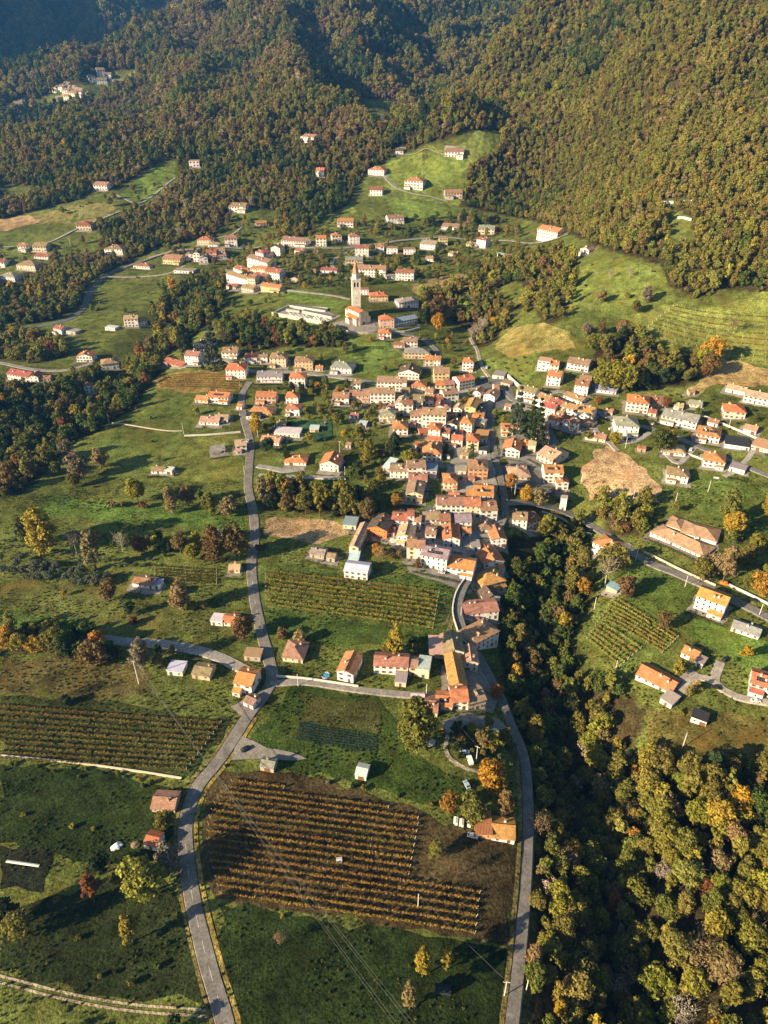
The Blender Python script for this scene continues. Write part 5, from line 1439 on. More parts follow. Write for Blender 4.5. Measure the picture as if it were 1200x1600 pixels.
def wall_run(name, pxs, h, col, label, thick=.45, cat='wall', m='stone', step=5.0, cap=None):
    line = smooth_line([Vector((*at(*p)[:2], 0)) for p in pxs], step) if len(pxs) > 2 else [Vector((*at(*pxs[0])[:2], 0)).lerp(Vector((*at(*pxs[1])[:2], 0)), k / 8) for k in range(9)]
    o0 = line[0].copy(); z0 = float(height(o0.x, o0.y)); root = empty(name, (o0.x, o0.y, z0)); mb, cb = MB(), MB()
    L, R = [], []
    for i, p in enumerate(line):
        d = (line[min(i + 1, len(line) - 1)] - line[max(i - 1, 0)]).normalized(); n = Vector((-d.y, d.x, 0)) * thick / 2; z = float(height(p.x, p.y)) - z0
        q = p - o0; L.append(q + n + Vector((0, 0, z))); R.append(q - n + Vector((0, 0, z)))
    up, dn = Vector((0, 0, h)), Vector((0, 0, -1.2))
    for i in range(len(L) - 1):
        mb.poly((R[i] + dn, R[i + 1] + dn, R[i + 1] + up, R[i] + up)); mb.poly((L[i + 1] + dn, L[i] + dn, L[i] + up, L[i + 1] + up)); mb.poly((R[i] + up, R[i + 1] + up, L[i + 1] + up, L[i] + up))
        e = (L[i] - R[i]).normalized() * .12; u2 = up + Vector((0, 0, .14))
        cb.poly((R[i] - e + u2, R[i + 1] - e + u2, L[i + 1] + e + u2, L[i] + e + u2)); cb.poly((R[i] - e + up, R[i + 1] - e + up, R[i + 1] - e + u2, R[i] - e + u2)); cb.poly((L[i + 1] + e + up, L[i] + e + up, L[i] + e + u2, L[i + 1] + e + u2))
    for i, s in ((0, 1), (-1, -1)):
        q = (L[i] + dn, R[i] + dn, R[i] + up, L[i] + up); mb.poly(q if s > 0 else q[::-1])
    mb.build('wall_body', M[m], root, col); cb.build('coping', M['plain'], root, tuple(min(.8, c * 1.08) for c in col))
    tag(root, label, cat, 'walls along roads and plots'); return root
PW, SW = (.62, .57, .49), (.42, .36, .28)
wall_run('cemetery_wall', [(425,493),(464,500),(505,508)], 3.6, (.55,.50,.43), 'high pale cemetery wall facing down the hill')
wall_run('cemetery_wall', [(425,493),(438,486),(451,480)], 2.2, (.5,.46,.4), 'low left end of the cemetery wall')
wall_run('cemetery_wall', [(451,480),(480,481),(512,484)], 2.0, (.5,.46,.4), 'back cemetery wall behind the white burial blocks')
wall_run('cemetery_wall', [(505,508),(518,502),(531,496)], 2.0, PW, 'cemetery wall at the church forecourt end')
def block(name, x1, y1, x2, y2, d, h, wc, rc, label, cat, roofname='roof'):
    a, b = at(x1, y1), at(x2, y2); dv = b - a; rz = math.atan2(dv.y, dv.x); w = Vector((dv.x, dv.y, 0)).length
    c = (a + b) / 2 + Vector((-math.sin(rz), math.cos(rz), 0)) * d / 2; r = empty(name, (c.x, c.y, min(a.z, b.z)), rz)
    mb = MB(); mb.box(-w / 2, w / 2, -d / 2, d / 2, -3, h); mb.build('wall', M['plaster'], r, wc)
    mb = MB(); mb.box(-w / 2 - .2, w / 2 + .2, -d / 2 - .2, d / 2 + .2, h + .003, h + .28); mb.build(roofname, M['plain'], r, rc)
    n = max(2, int(w / 3.5))
    for i in range(n):
        mb = MB(); x = -w / 2 + w / n * (i + .5); mb.box(x - w / n * .32, x + w / n * .32, -d / 2 - .06, -d / 2 - .002, .3, h * .82); mb.build('niche', M['frame'], r)
    tag(r, label, cat); HOUSE_XY.append((c.x, c.y, w / 2, d / 2, rz)); return r
block('burial_block', 458, 483, 508, 488, 6, 3.6, (.74,.70,.62), (.16,.15,.14), 'long white burial block at the back of the cemetery', 'mausoleum')
block('burial_block', 472, 490, 518, 499, 5, 3.2, (.62,.56,.47), (.17,.16,.15), 'middle burial block across the cemetery', 'mausoleum')
block('burial_block', 447, 487, 468, 489, 4, 3.0, (.45,.43,.40), (.16,.16,.15), 'grey burial block at the left end of the cemetery', 'mausoleum')
gmesh = MB(); gmesh.box(-.5, .5, -1.0, 1.0, -.3, .28); gmesh.box(-.45, .45, .8, 1.0, .28, 1.2); gmesh = gmesh.mesh('grave', M['stone'])
for i in range(9):
    for j in range(4):
        u, v = (i + .5) / 9, (j + .5) / 4
        q = at(446 + 62 * u + 9 * v, 489 + 9 * u + 6.5 * v)
        if random.random() < .85:
            o = link('grave', gmesh, None, random.choice([(.6,.58,.54), (.42,.41,.4), (.7,.68,.62)])); o.location = q; o.rotation_euler.z = -.25 + random.uniform(-.1, .1); o.scale = (1.5, 1.3, 1.3)
            tag(o, 'small stone grave in the walled hillside cemetery', 'grave', 'graves in the cemetery')
sheet('cemetery_ground', [(427,493),(451,481),(511,485),(530,496),(505,507)], (.22,.20,.175), 'asphalt', .26)

hall = house(1015, 838, 1098, 874, 1, 'H', 13, 'w', 't', 'community_hall', '-', 'above the right-hand road')
for args in ((1062, 838, 1118, 852, 14), (1040, 826, 1062, 832, 12)):
    merge(hall, house(args[0], args[1], args[2], args[3], 1, 'H', args[4], 'w', 't', 'hall_wing', 'N', 'x'))
for ch in hall.children:
    if ch.name.startswith('roof'): ch.color = (.43, .265, .155, 1)
hall['label'] = 'large low white hall with broad tan hipped roofs beside the right road'; hall['category'] = 'hall'
house(946, 924, 963, 928, 1, 'S', 5, 't', 'l', 'shed', 'NL', 'at the top of the right vineyard')

# ------------------------------------------------------------------ walls
wall_run('terrace_wall', [(520,509),(545,521),(575,522),(592,519)], 2.5, SW, 'curved retaining wall under the church forecourt')
wall_run('roadside_wall', [(1086,646),(1140,668),(1200,694),(1290,732)], 1.3, PW, 'long pale wall beside the upper right lane')
wall_run('roadside_wall', [(1006,864),(1060,890),(1118,916)], 1.2, (.5,.42,.32), 'garden wall between the large hall and the road')
wall_run('roadside_wall', [(1128,910),(1170,930),(1210,950)], 1.2, PW, 'pale wall along the road at the right junction')
wall_run('terrace_wall', [(1026,319),(1058,318),(1092,319)], 2.6, (.72,.68,.62), 'white terrace wall high in the right-hand wood')
wall_run('terrace_wall', [(1058,342),(1068,342),(1080,345)], 2.2, (.72,.68,.62), 'short white wall under the terrace in the wood')
wall_run('lane_wall', [(432,1058),(480,1062),(560,1074)], 1.1, PW, 'pale wall along the lower lane gardens')
wall_run('field_wall', [(-40,1178),(100,1191),(200,1204),(284,1217)], .7, (.60,.52,.38), 'low stone wall below the left vineyard')
wall_run('field_wall', [(288,682),(330,680),(376,676)], 1.1, PW, 'wall under the two tan-roofed bungalows')
wall_run('lane_wall', [(402,751),(470,749),(540,750)], 1.0, PW, 'wall along the lane above the copse')
wall_run('street_wall', [(716,990),(707,958),(712,928),(724,908),(738,896)], 1.0, PW, 'curved wall on the vineyard side of the village street')
wall_run('terrace_wall', [(793,590),(804,600),(814,609)], 3.0, (.66,.61,.53), 'white retaining wall above the village square')
wall_run('terrace_wall', [(612,520),(632,520),(656,514)], 2.0, PW, 'white forecourt wall of the blue-roofed school')
wall_run('bridge_parapet', [(846,800),(880,812),(925,836)], 1.0, PW, 'bridge parapet where the road crosses the ravine')
wall_run('field_wall', [(172,662),(220,668),(262,674),(285,674)], .8, SW, 'dry stone wall across the upper left meadow')
wall_run('garden_wall', [(1062,706),(1090,716),(1130,732)], 1.1, PW, 'garden wall before the villas on the lower right lane')

# ------------------------------------------------------------------ vineyards, row by row
ORD = 'first second third fourth fifth sixth seventh eighth ninth tenth eleventh twelfth thirteenth fourteenth fifteenth sixteenth seventeenth'.split()
pm = MB(); pm.tube([(0, 0, -.4), (0, 0, 2.1)], [.09, .08], 6); POST = pm.mesh('post', M['plain'])
def vine_row(p0, p1, label, group, tints, dens=1.0, hgt=1.0, post_gap=14.0, postc=(.40, .34, .25), width=.42):
    a, b = at(*p0), at(*p1); L = (Vector((b.x, b.y)) - Vector((a.x, a.y))).length; n = max(2, int(L / .33 * dens))
    t = np.sort(RNG.random(n)); x, y = a.x + (b.x - a.x) * t, a.y + (b.y - a.y) * t
    gap = np.array([mnoise.noise((u / 6, v / 6, 2.2)) for u, v in zip(x, y)]) > -.62
    t, x, y = t[gap], x[gap], y[gap]; n = len(t)
    z = height(x, y) - a.z
    c = np.stack([x - a.x + RNG.uniform(-.15, .15, n), y - a.y + RNG.uniform(-.15, .15, n), z + hgt * RNG.uniform(.7, 1.75, n)], 1)
    vs, qs = leaf_cloud(RNG, c, np.full(n, width) * RNG.uniform(.75, 1.1, n), 13, .165)
    r = empty('vine_row', a)
    link('foliage', mesh_np('foliage', vs, qs, M['leaf']), r, jit(random.choice(tints), .12))
    k = max(1, int(L / post_gap))
    for i in range(k + 1):
        q = a.lerp(b, i / k); o = link('post', POST, r, postc); o.location = (q.x - a.x, q.y - a.y, float(height(q.x, q.y)) - a.z); o.scale = (1, 1, hgt * random.uniform(.9, 1.05))
        if i in (0, k): o.rotation_euler = (0, (.22 if i == 0 else -.22) * -1, 0); o.scale = (1.5, 1.5, hgt)
    tag(r, label, 'vine row', group); return r
GOLDV = [(.33,.20,.04), (.29,.18,.036), (.25,.165,.036)]
V1 = [((363,1222),(443,1232)),((355,1231),(606,1263)),((347,1239),(652,1280)),((342,1247),(652,1290)),((337,1257),(650,1301)),((333,1268),(648,1311)),((329,1278),(646,1322)),((327,1289),(644,1333)),((326,1300),(642,1343)),
      ((325,1312),(640,1355)),((328,1323),(638,1367)),((330,1335),(749,1396)),((332,1347),(747,1408)),((335,1358),(745,1420)),((338,1372),(744,1433)),((342,1385),(743,1446)),((345,1397),(741,1459))]
for i, (p, q) in enumerate(V1): vine_row(p, q, f'golden vine row, {ORD[i]} from the top of the big brown vineyard', 'rows of the big brown vineyard', GOLDV, 1.1)
for i in range(9): vine_row((416, 893 + 6.5 * i), (685 - 1.2 * i, 927 + 7 * i), f'yellow vine row, {ORD[i]} from the top of the middle village vineyard', 'rows of the middle vineyard', [(.34,.24,.045), (.30,.22,.045)], 1.2)
for i in range(10): vine_row((-40, 1101 + 9.2 * i), (345 - 6 * i, 1131 + 8 * i), f'olive vine row, {ORD[i]} from the top of the left-edge vineyard', 'rows of the left-edge vineyard', [(.21,.16,.04), (.24,.17,.045)], 1.0)
for i in range(13):
    u = i / 12; p = (958 - 41 * u, 936 + 63 * u)
    q = (1058 - 28 * i / 7, 997 + 27 * i / 7) if i < 7 else (1000 - 6.5 * (i - 7), 1014 + 5.5 * (i - 7))
    vine_row(p, q, f'yellow-green vine row, {ORD[i]} from the top of the right vineyard', 'rows of the right vineyard', [(.32,.25,.06), (.28,.23,.05)], 1.1, 1.0, 9.0)
for i in range(5): vine_row((243, 886 + 5 * i), (338, 893 + 5 * i), f'brown vine row, {ORD[i]} from the top of the small hedge-side vineyard', 'rows of the small left vineyard', [(.15,.11,.03)], 1.0)
for i in range(9):
    u = i / 8
    vine_row((1052 - 52 * u, 480 + 42 * u), (1215, 498 + 72 * u), f'thin young vine row, {ORD[i]} from the top of the sloping hillside vineyard', 'rows of the sloping vineyard', [(.22,.20,.05)], .8, 1.1, 9.0, (.72, .66, .50), .5)
for i in range(7):
    u = i / 6
    vine_row((246 + 4 * u, 592 + 14 * u), (374, 587 + 22 * u), f'dry orange vine row, {ORD[i]} from the top of the plot above the junction', 'rows of the dry vineyard', [(.26,.17,.04)], .8, .9, 20)
def crop_row(p0, p1, label, group, col):
    a, b = at(*p0), at(*p1); L = (b - a).length; n = max(3, int(L / .7)); t = (np.arange(n) + .5) / n
    x, y = a.x + (b.x - a.x) * t, a.y + (b.y - a.y) * t
    c = np.stack([x - a.x, y - a.y, height(x, y) - a.z + .45], 1); vs, qs = leaf_cloud(RNG, c, np.full(n, .36), 9, .15)
    o = link('cabbage_row', mesh_np('cabbage_row', vs, qs, M['leaf']), None, col); o.location = a; tag(o, label, 'crop row', group)
for i in range(7): crop_row((466, 1131 + 4.2 * i), (589, 1150 + 4 * i), f'blue-green cabbage row, {ORD[i]} from the top of the vegetable plot', 'cabbage rows', (.05,.085,.05))

# ------------------------------------------------------------------ poles and overhead cables
def pole(px, py, h, label, arm=False, col=(.62,.58,.52), r=.16):
    p = at(px, py); o = empty('utility_pole', p, random.uniform(-.5, .5))
    mb = MB(); mb.tube([(0, 0, -1), (0, 0, h)], [r * 1.25, r * .8], 8); mb.build('shaft', M['plain'], o, col)
    if arm:
        mb = MB(); mb.box(-1.1, 1.1, -.07, .07, h - .7, h - .56); ar = mb.build('crossarm', M['plain'], o, col)
        for x in (-1, 0, 1):
            mb = MB(); mb.tube([(x, 0, h - .56), (x, 0, h - .3)], [.07, .05], 6); mb.build('insulator', M['frame'], ar)
    tag(o, label, 'pole', 'utility poles'); return p + Vector((0, 0, h))
POLES = '''653 1419 9 white pole among the last rows of the big vineyard
788 1556 9.5 pale pole on the left verge of the lower road
822 1548 7 short pole against the wood on the lower road
1066 1169 10 pole in the dry meadow above the dark wood
961 1050 8 pole at the lower corner of the right vineyard
928 953 9 pole left of the right vineyard
744 1190 10 tall pole in the scrapyard garden above the golden tree
666 1090 9 pole on the lower lane beside the mottled barn roof
403 683 10 pole on the left road by the golden tree
531 710 11 tall pole in the gardens right of the sports pitch
650 726 9 pole left of the broad orange roof
804 774 9 pole beside the orange tree at the junction
799 768 9 second pole beside the orange tree at the junction
989 781 9 pole at the lower edge of the ploughed field
908 755 9 pole at the left edge of the ploughed field
1106 769 9 pole in the right green meadow
1055 786 8 pole at the head of the hall garden
977 700 9 pole beside the grey-roofed white house
1138 670 9 pole on the upper right lane wall
904 869 9 pole left of the orange-roofed ravine house
993 876 9 pole on the road verge below the ravine house
1070 917 8 pole beside the road before the big white house
1186 962 8 pole beside the road near the right edge
175 384 11 pole behind the villa on the winding road
110 384 10 pole on the far left lane
171 662 9 pole at the corner of the upper left meadow
287 678 9 pole below the two tan bungalows
539 742 7 pole at the end of the lane above the copse
382 742 7 pole on the left road verge near the meadow path
466 1072 8 pole in the garden by the lower crossroads
720 964 7 pole on the village street beside the vineyard'''
TOPS = []
for ln in POLES.split('\n'):
    a, b, h, lab = ln.split(' ', 3); TOPS.append(pole(float(a), float(b), float(h), lab, float(h) >= 9.5))
def cable(A, B, label, sag=1.5, r=.03, col=None):
    mb = MB(); n = 14; P = []
    for i in range(n + 1):
        t = i / n; q = A.lerp(B, t) - A; q.z -= 4 * sag * t * (1 - t); P.append(q)
    mb.tube(P, [r] * (n + 1), 4); o = mb.build('power_cable', M['wire']); o.location = A; tag(o, label, 'cable', 'overhead cables'); return o
mA, mB = at(217, 1068), at(735, 1775)
tA = pole(217, 1068, 15, 'tall concrete power mast in the left fields', True, (.6, .57, .52), .22)
for k, (off, w) in enumerate(((-3.0, 'outer left'), (-1.8, 'inner left'), (1.8, 'inner right'), (3.0, 'outer right'))):
    d = (mB - mA); n = Vector((-d.y, d.x, 0)).normalized() * off
    cable(tA + n * .35, mB + Vector((0, 0, 15)) - n, f'{w} power cable crossing the big vineyard diagonally', 3.5, .035)
pole(735, 1775, 15, 'concrete power mast below the bottom meadow', True, (.6, .57, .52), .22)
cable(TOPS[0], TOPS[1], 'thin cable from the vineyard pole to the lower road', .8, .03)
cable(TOPS[9], TOPS[10], 'cable across the gardens right of the pitch', 1.2, .025)
cable(TOPS[7], TOPS[6], 'cable over the scrapyard garden', 1.2, .025)

# ------------------------------------------------------------------ cars and other small things
def car_meshes():
    b = MB(); prof = [(-2.1, .35), (2.1, .35), (2.12, .75), (1.95, .92), (1.15, 1.0), (.55, 1.42), (-1.05, 1.45), (-1.75, 1.05), (-2.08, .98)]
    b.prism([(x, z) for x, z in prof][::-1], 'y', -.86, .86); body = b.mesh('body', M['paint'])
    g = MB(); g.poly([(1.12, -.74, 1.035), (1.12, .74, 1.035), (.60, .66, 1.41), (.60, -.66, 1.41)]); g.poly([(-1.74, .7, 1.09), (-1.74, -.7, 1.09), (-1.12, -.64, 1.445), (-1.12, .64, 1.445)])
    for s in (-1, 1):
        q = [(1.0, s * .864, 1.02), (.5, s * .864, 1.36), (-1.0, s * .864, 1.38), (-1.55, s * .864, 1.05)]; g.poly(q if s < 0 else q[::-1])
    for v in range(len(g.v)):
        x, y, z = g.v[v]; g.v[v] = (x + (.012 if x > 0 else -.012), y, z + .012)
    glass = g.mesh('window', M['glass'])
    w = MB(); w.tube([(0, -.11, 0), (0, .11, 0)], [.33, .33], 12); w.f.append(tuple(range(11, -1, -1))); w.m.append(0)
    return body, glass, w.mesh('wheel', M['rubber'])
CB, CG, CWH = car_meshes()
_mb = MB(); _mb.prism([(-2.4, .4), (2.4, .4), (2.45, 1.0), (1.9, 1.25), (1.45, 1.95), (-2.35, 2.0)][::-1], 'y', -.95, .95); VB = _mb.mesh('body', M['paint'])
_mb = MB(); _mb.poly([(1.9, -.8, 1.29), (1.9, .8, 1.29), (1.5, .75, 1.92), (1.5, -.75, 1.92)])
for s in (-1, 1): q = [(1.6, s * .955, 1.3), (1.3, s * .955, 1.8), (.4, s * .955, 1.8), (.4, s * .955, 1.3)]; _mb.poly(q if s < 0 else q[::-1])
VG = _mb.mesh('window', M['glass'])
def car(px, py, deg, col, label, van=False):
    p = at(px, py); o = empty('parked_van' if van else 'parked_car', p + Vector((0, 0, .34 if near_road(p.x, p.y, -.5) else .28)), math.radians(deg))
    link('body', VB if van else CB, o, col); link('window', VG if van else CG, o)
    for x in (-1.3, 1.3):
        for y in (-.78, .78): q = link('wheel', CWH, o); q.location = (x, y, .33)
    tag(o, label, 'van' if van else 'car', 'parked vehicles')
WHT, BLU, BLK, SIL, RED, LBL = (.78,.77,.74), (.05,.12,.28), (.02,.02,.022), (.45,.46,.47), (.35,.03,.02), (.32,.42,.5)
for a in ((729,1228,110,LBL,'pale blue car on the grass below the scrapyard garden'), (738,1308,-15,WHT,'white car beside the rust-roofed half of the barn'), (726,1177,0,LBL,'blue car among the bushes of the scrapyard garden'),
          (734,1190,100,WHT,'white pickup behind the blue car in the scrapyard garden',True), (775,1147,125,WHT,'white van on the yard above the golden tree',True), (755,971,-15,WHT,'white car in front of the long street house'),
          (763,977,-15,BLK,'black car next to the white one by the street house'), (739,871,60,BLK,'dark car in the courtyard above the street terrace'), (754,592,20,WHT,'white van on the village square',True), (760,576,80,LBL,'pale blue van at the lane above the square',True),
          (627,800,0,SIL,'silver car on the orchard lane'), (672,797,5,BLU,'blue car behind the lower village row'), (1180,1097,0,WHT,'white car in the yard at the right edge'), (1119,1076,-20,BLK,'black car on the farm lane'),
          (1132,1032,40,BLK,'black car at the top of the farm lane'), (801,728,30,BLK,'dark car left in the yard right of the street'), (811,728,30,BLU,'dark blue car right in the yard beside the street'), (1079,704,60,WHT,'white car beside the red-shuttered villa'),
          (700,716,95,WHT,'white van in the shade below the centre',True), (1178,940,-30,BLK,'dark car on the road near the right edge'), (1131,914,-20,(.6,.2,.04),'orange vehicle behind the big roadside house',True), (640,1190-62,40,SIL,'silver car in the shade of the round tree'),
          (742,622,30,SIL,'silver car in front of the inn'), (772,606,60,RED,'red car at the edge of the village square'), (785,612,60,BLK,'black car near the retaining wall of the square'), (388,690,80,SIL,'silver car on the left road at the barn'),
          (1022,664,20,SIL,'silver car at the fork of the right lane'), (690,896,-20,SIL,'silver car on the gravel before the long palazzo'), (845,622,10,WHT,'white car on the lane above the long terrace'), (384,1172,40,BLK,'dark car on the gravel lay-by at the curve'),
          (856,770,10,SIL,'silver car beside the solar-roofed house'), (540,392,10,SIL,'silver car at the fork of the upper road')): car(*a)
def container(px, py, deg, L, w, h, col, label, name='garden_box', roofc=None):
    p = at(px, py); o = empty(name, p, math.radians(deg)); mb = MB(); mb.box(-L / 2, L / 2, -w / 2, w / 2, -.3, h); mb.build('box_body', M['plain'], o, col)
    mb = MB(); mb.prism([(-w / 2 - .12, h + .003), (w / 2 + .12, h + .003), (w / 2 + .12, h + .08), (0, h + .3), (-w / 2 - .12, h + .08)], 'x', -L / 2 - .12, L / 2 + .12); mb.build('lid', M['plain'], o, roofc or tuple(c * .9 for c in col))
    tag(o, label, 'box', 'boxes and small stores')
container(712, 1285, 80, 2.6, 1.6, 1.6, (.72,.69,.62), 'pale box left of three beside the barn'); container(721, 1288, 80, 2.6, 1.6, 1.6, (.70,.66,.58), 'pale box middle of three beside the barn'); container(733, 1290, 80, 1.8, 1.3, 1.4, (.7,.68,.64), 'small pale box nearest the barn')
container(692, 1548, -6, 5.0, 2.6, 1.4, (.03,.035,.04), 'dark flat trailer in the bottom meadow', 'flat_trailer', (.02,.025,.03)); container(530, 1346, 5, 2.0, 1.6, 1.2, (.55,.52,.48), 'small grey tank between the vine rows', 'water_tank')
container(688, 1138, 0, 2.4, 1.6, 1.3, (.50,.34,.05), 'yellow machine on the scrapyard', 'digger'); container(630, 1135, 20, 3, 1.3, .8, (.7,.7,.68), 'white boat-like trough by the round tree', 'trough')
container(955, 670, 30, 4.5, 1.4, 1.0, (.5,.48,.4), 'pale cold frame in the garden above the ploughed field', 'cold_frame'); container(1119, 747, -15, 3.2, 1.2, .5, (.8,.78,.74), 'white bench slab in the right green meadow', 'bench_slab')
container(36, 1350, -8, 13, .9, .35, (.7,.67,.6), 'long pale plank frame on the left garden plot', 'plank_frame')
# white square transformer tower
p = at(878.5, 795); tw = empty('transformer_tower', p, -.2)
mb = MB(); mb.box(-2.1, 2.1, -2.1, 2.1, -3, 9.6); mb.build('shaft', M['plaster'], tw, (.8,.74,.66)); mb = MB(); mb.box(-2.4, 2.4, -2.4, 2.4, 9.603, 10.0); mb.prism([(-2.3, 10.0), (2.3, 10.0), (0, 11.0)], 'x', -2.3, 2.3); mb.build('roof', M['tile'], tw, (.35,.27,.22))
o = link('door', DOOR[0], tw); o.location = (0, -2.1, 0); tag(tw, 'white square transformer tower beside the road at the bridge', 'tower')
# crumpled white tarpaulin and wood heap
def heap(name, px, py, rx, ry, rz_, h, col, label, cat, m='plain', seed=1):
    p = at(px, py); bm = bmesh.new(); bmesh.ops.create_icosphere(bm, subdivisions=3, radius=1)
    for v in bm.verts:
        k = 1 + .35 * mnoise.noise((v.co.x * 2 + seed, v.co.y * 2, v.co.z * 2)); v.co = Vector((v.co.x * rx * k, v.co.y * ry * k, max(-.1, v.co.z * h * k)))
    me = bpy.data.meshes.new(name); bm.to_mesh(me); bm.free(); me.materials.append(M[m]); o = link(name, me, None, col); o.location = p; o.rotation_euler.z = rz_; tag(o, label, cat)
heap('tarpaulin', 183, 1323, 2.3, 1.5, .6, 1.3, (.72,.74,.78), 'crumpled white tarpaulin heap left of the red-roofed hut', 'tarpaulin'); heap('wood_pile', 211, 1321, 1.9, 1.5, .2, 1.2, (.20,.15,.09), 'brown heap between the tarpaulin and the red-roofed hut', 'heap', 'bark', 3)
heap('rubble_heap', 672, 1160, 2.5, 2.0, .2, 1.1, (.45,.42,.38), 'pale junk heap beside the round tree', 'heap', 'stone', 5); heap('timber_heap', 752, 1150, 3.0, 4.0, .2, 1.2, (.24,.15,.09), 'brown timber heap on the scrapyard', 'heap', 'bark', 7)
heap('gravel_heap', 616, 845, 3.2, 2.4, .2, 1.6, (.5,.46,.4), 'pale gravel heap beside the bright orange house', 'heap', 'stone', 9)
heap('tarpaulin', 560, 874+27, 1.6, 1.2, .1, .9, (.75,.75,.74), 'white sheeted heap before the metal-roofed house', 'tarpaulin', 'plain', 11)
# pools, goals
def pool(pxs, label):
    o = sheet('swimming_pool', pxs, (.1,.4,.6), 'pool', .3, jitter=0); del o['kind']; tag(o, label, 'pool')
pool([(10,606),(22,602),(28,607),(15,610)], 'bright blue swimming pool at the left edge'); pool([(102,602),(118,597),(124,601),(106,606)], 'dim swimming pool hidden in the left wood')
for px, py, w in ((447,661,'left'), (508,664,'right')):
    q = at(px, py); o = empty('football_goal', q, 0); mb = MB(); mb.tube([(0, -2.5, 0), (0, -2.5, 2.4), (0, 2.5, 2.4), (0, 2.5, 0)], [.1] * 4, 6); mb.build('goal_frame', M['plain'], o, (.85,.85,.83)); tag(o, f'white football goal at the {w} end of the pitch', 'goal')
# round fountain in the crossroads garden
p = at(509, 1056); fo = empty('garden_fountain', p); mb = MB(); mb.tube([(0,0,-.2),(0,0,.6)], [2.2,2.2], 20, cap=False); mb.tube([(0,0,.6),(0,0,-.2)], [1.8,1.8], 20, cap=False); mb.build('basin', M['stone'], fo, (.55,.52,.48)); mb = MB(); mb.tube([(0,0,0),(0,0,.35)], [1.79,1.79], 20); mb.build('water', M['pool'], fo); mb = MB(); mb.tube([(0,0,0),(0,0,1.4)], [.3,.15], 10); mb.build('spout', M['stone'], fo, (.5,.47,.42)); tag(fo, 'round grey fountain basin in the garden by the lower lane', 'fountain')

# ------------------------------------------------------------------ woods: thousands of trees as one mass, the largest in view as trees of their own
def clear_of(X, Y, m_house=2.0, m_road=2.5):
    ok = np.ones(X.shape, bool)
    for cx, cy, hw, hd, rz in HOUSE_XY:
        dx, dy = X - cx, Y - cy; u = dx * math.cos(rz) + dy * math.sin(rz); v = -dx * math.sin(rz) + dy * math.cos(rz)
        ok &= ~((abs(u) < hw + m_house) & (abs(v) < hd + m_house))
    for line, w in ROAD_SEGS:
        xs, ys = [p[0] for p in line], [p[1] for p in line]
        k = ok & (X > min(xs) - 9) & (X < max(xs) + 9) & (Y > min(ys) - 9) & (Y < max(ys) + 9)
        if k.any():
            d = poly_dist(X[k], Y[k], line); t = ok[k]; t &= d > w / 2 + m_road; ok[k] = t
    return ok
def clear_of_front(X, Y, reach=26):
    """no tall tree right in front of a house that the photograph shows"""
    ok = np.ones(X.shape, bool)
    for cx, cy, hw, hd, rz in HOUSE_XY:
        L = math.hypot(cx, cy); ux, uy = -cx / L, -cy / L
        dx, dy = X - cx, Y - cy; t = dx * ux + dy * uy; s = abs(-dx * uy + dy * ux)
        ok &= ~((t > 0) & (t < reach + hd) & (s < hw + 3))
    return ok

def scatter(y0, y1, spacing):
    out = []
    xm = 0.60 * y1 + 110
    gx_, gy_ = np.arange(-xm, xm, spacing), np.arange(y0, y1, spacing)
    X, Y = np.meshgrid(gx_, gy_); X = X.ravel() + RNG.uniform(-.45, .45, X.size) * spacing; Y = Y.ravel() + RNG.uniform(-.45, .45, Y.size) * spacing
    k = abs(X) < 0.60 * Y + 110
    return X[k], Y[k]
cand = []
for y0, y1, sp in ((60, 420, 6.0), (420, 800, 6.2), (800, 1300, 5.9), (1300, 1900, 7.2), (1900, 2700, 9.6), (2700, 4300, 14.0)):
    X, Y = scatter(y0, y1, sp); cand.append((X, Y, np.full(X.shape, sp)))
X = np.concatenate([c[0] for c in cand]); Y = np.concatenate([c[1] for c in cand]); SPC = np.concatenate([c[2] for c in cand])
Z = height(X, Y); PX, PY, DP = project(np.stack([X, Y, Z], 1))
wood = in_wood(PX, PY) | (Y > 1900 * S)
wood &= clear_of(X, Y)
loose = np.zeros(X.shape, bool)
for q in (6, 7, 9): loose |= pip(PX, PY, WOODS[q])
wood &= ~loose | (RNG.random(X.size) < .62)
wood &= clear_of_front(X, Y) | (Y > 1500)
X, Y, Z, PX, PY, DP, SPC = (a[wood] for a in (X, Y, Z, PX, PY, DP, SPC))

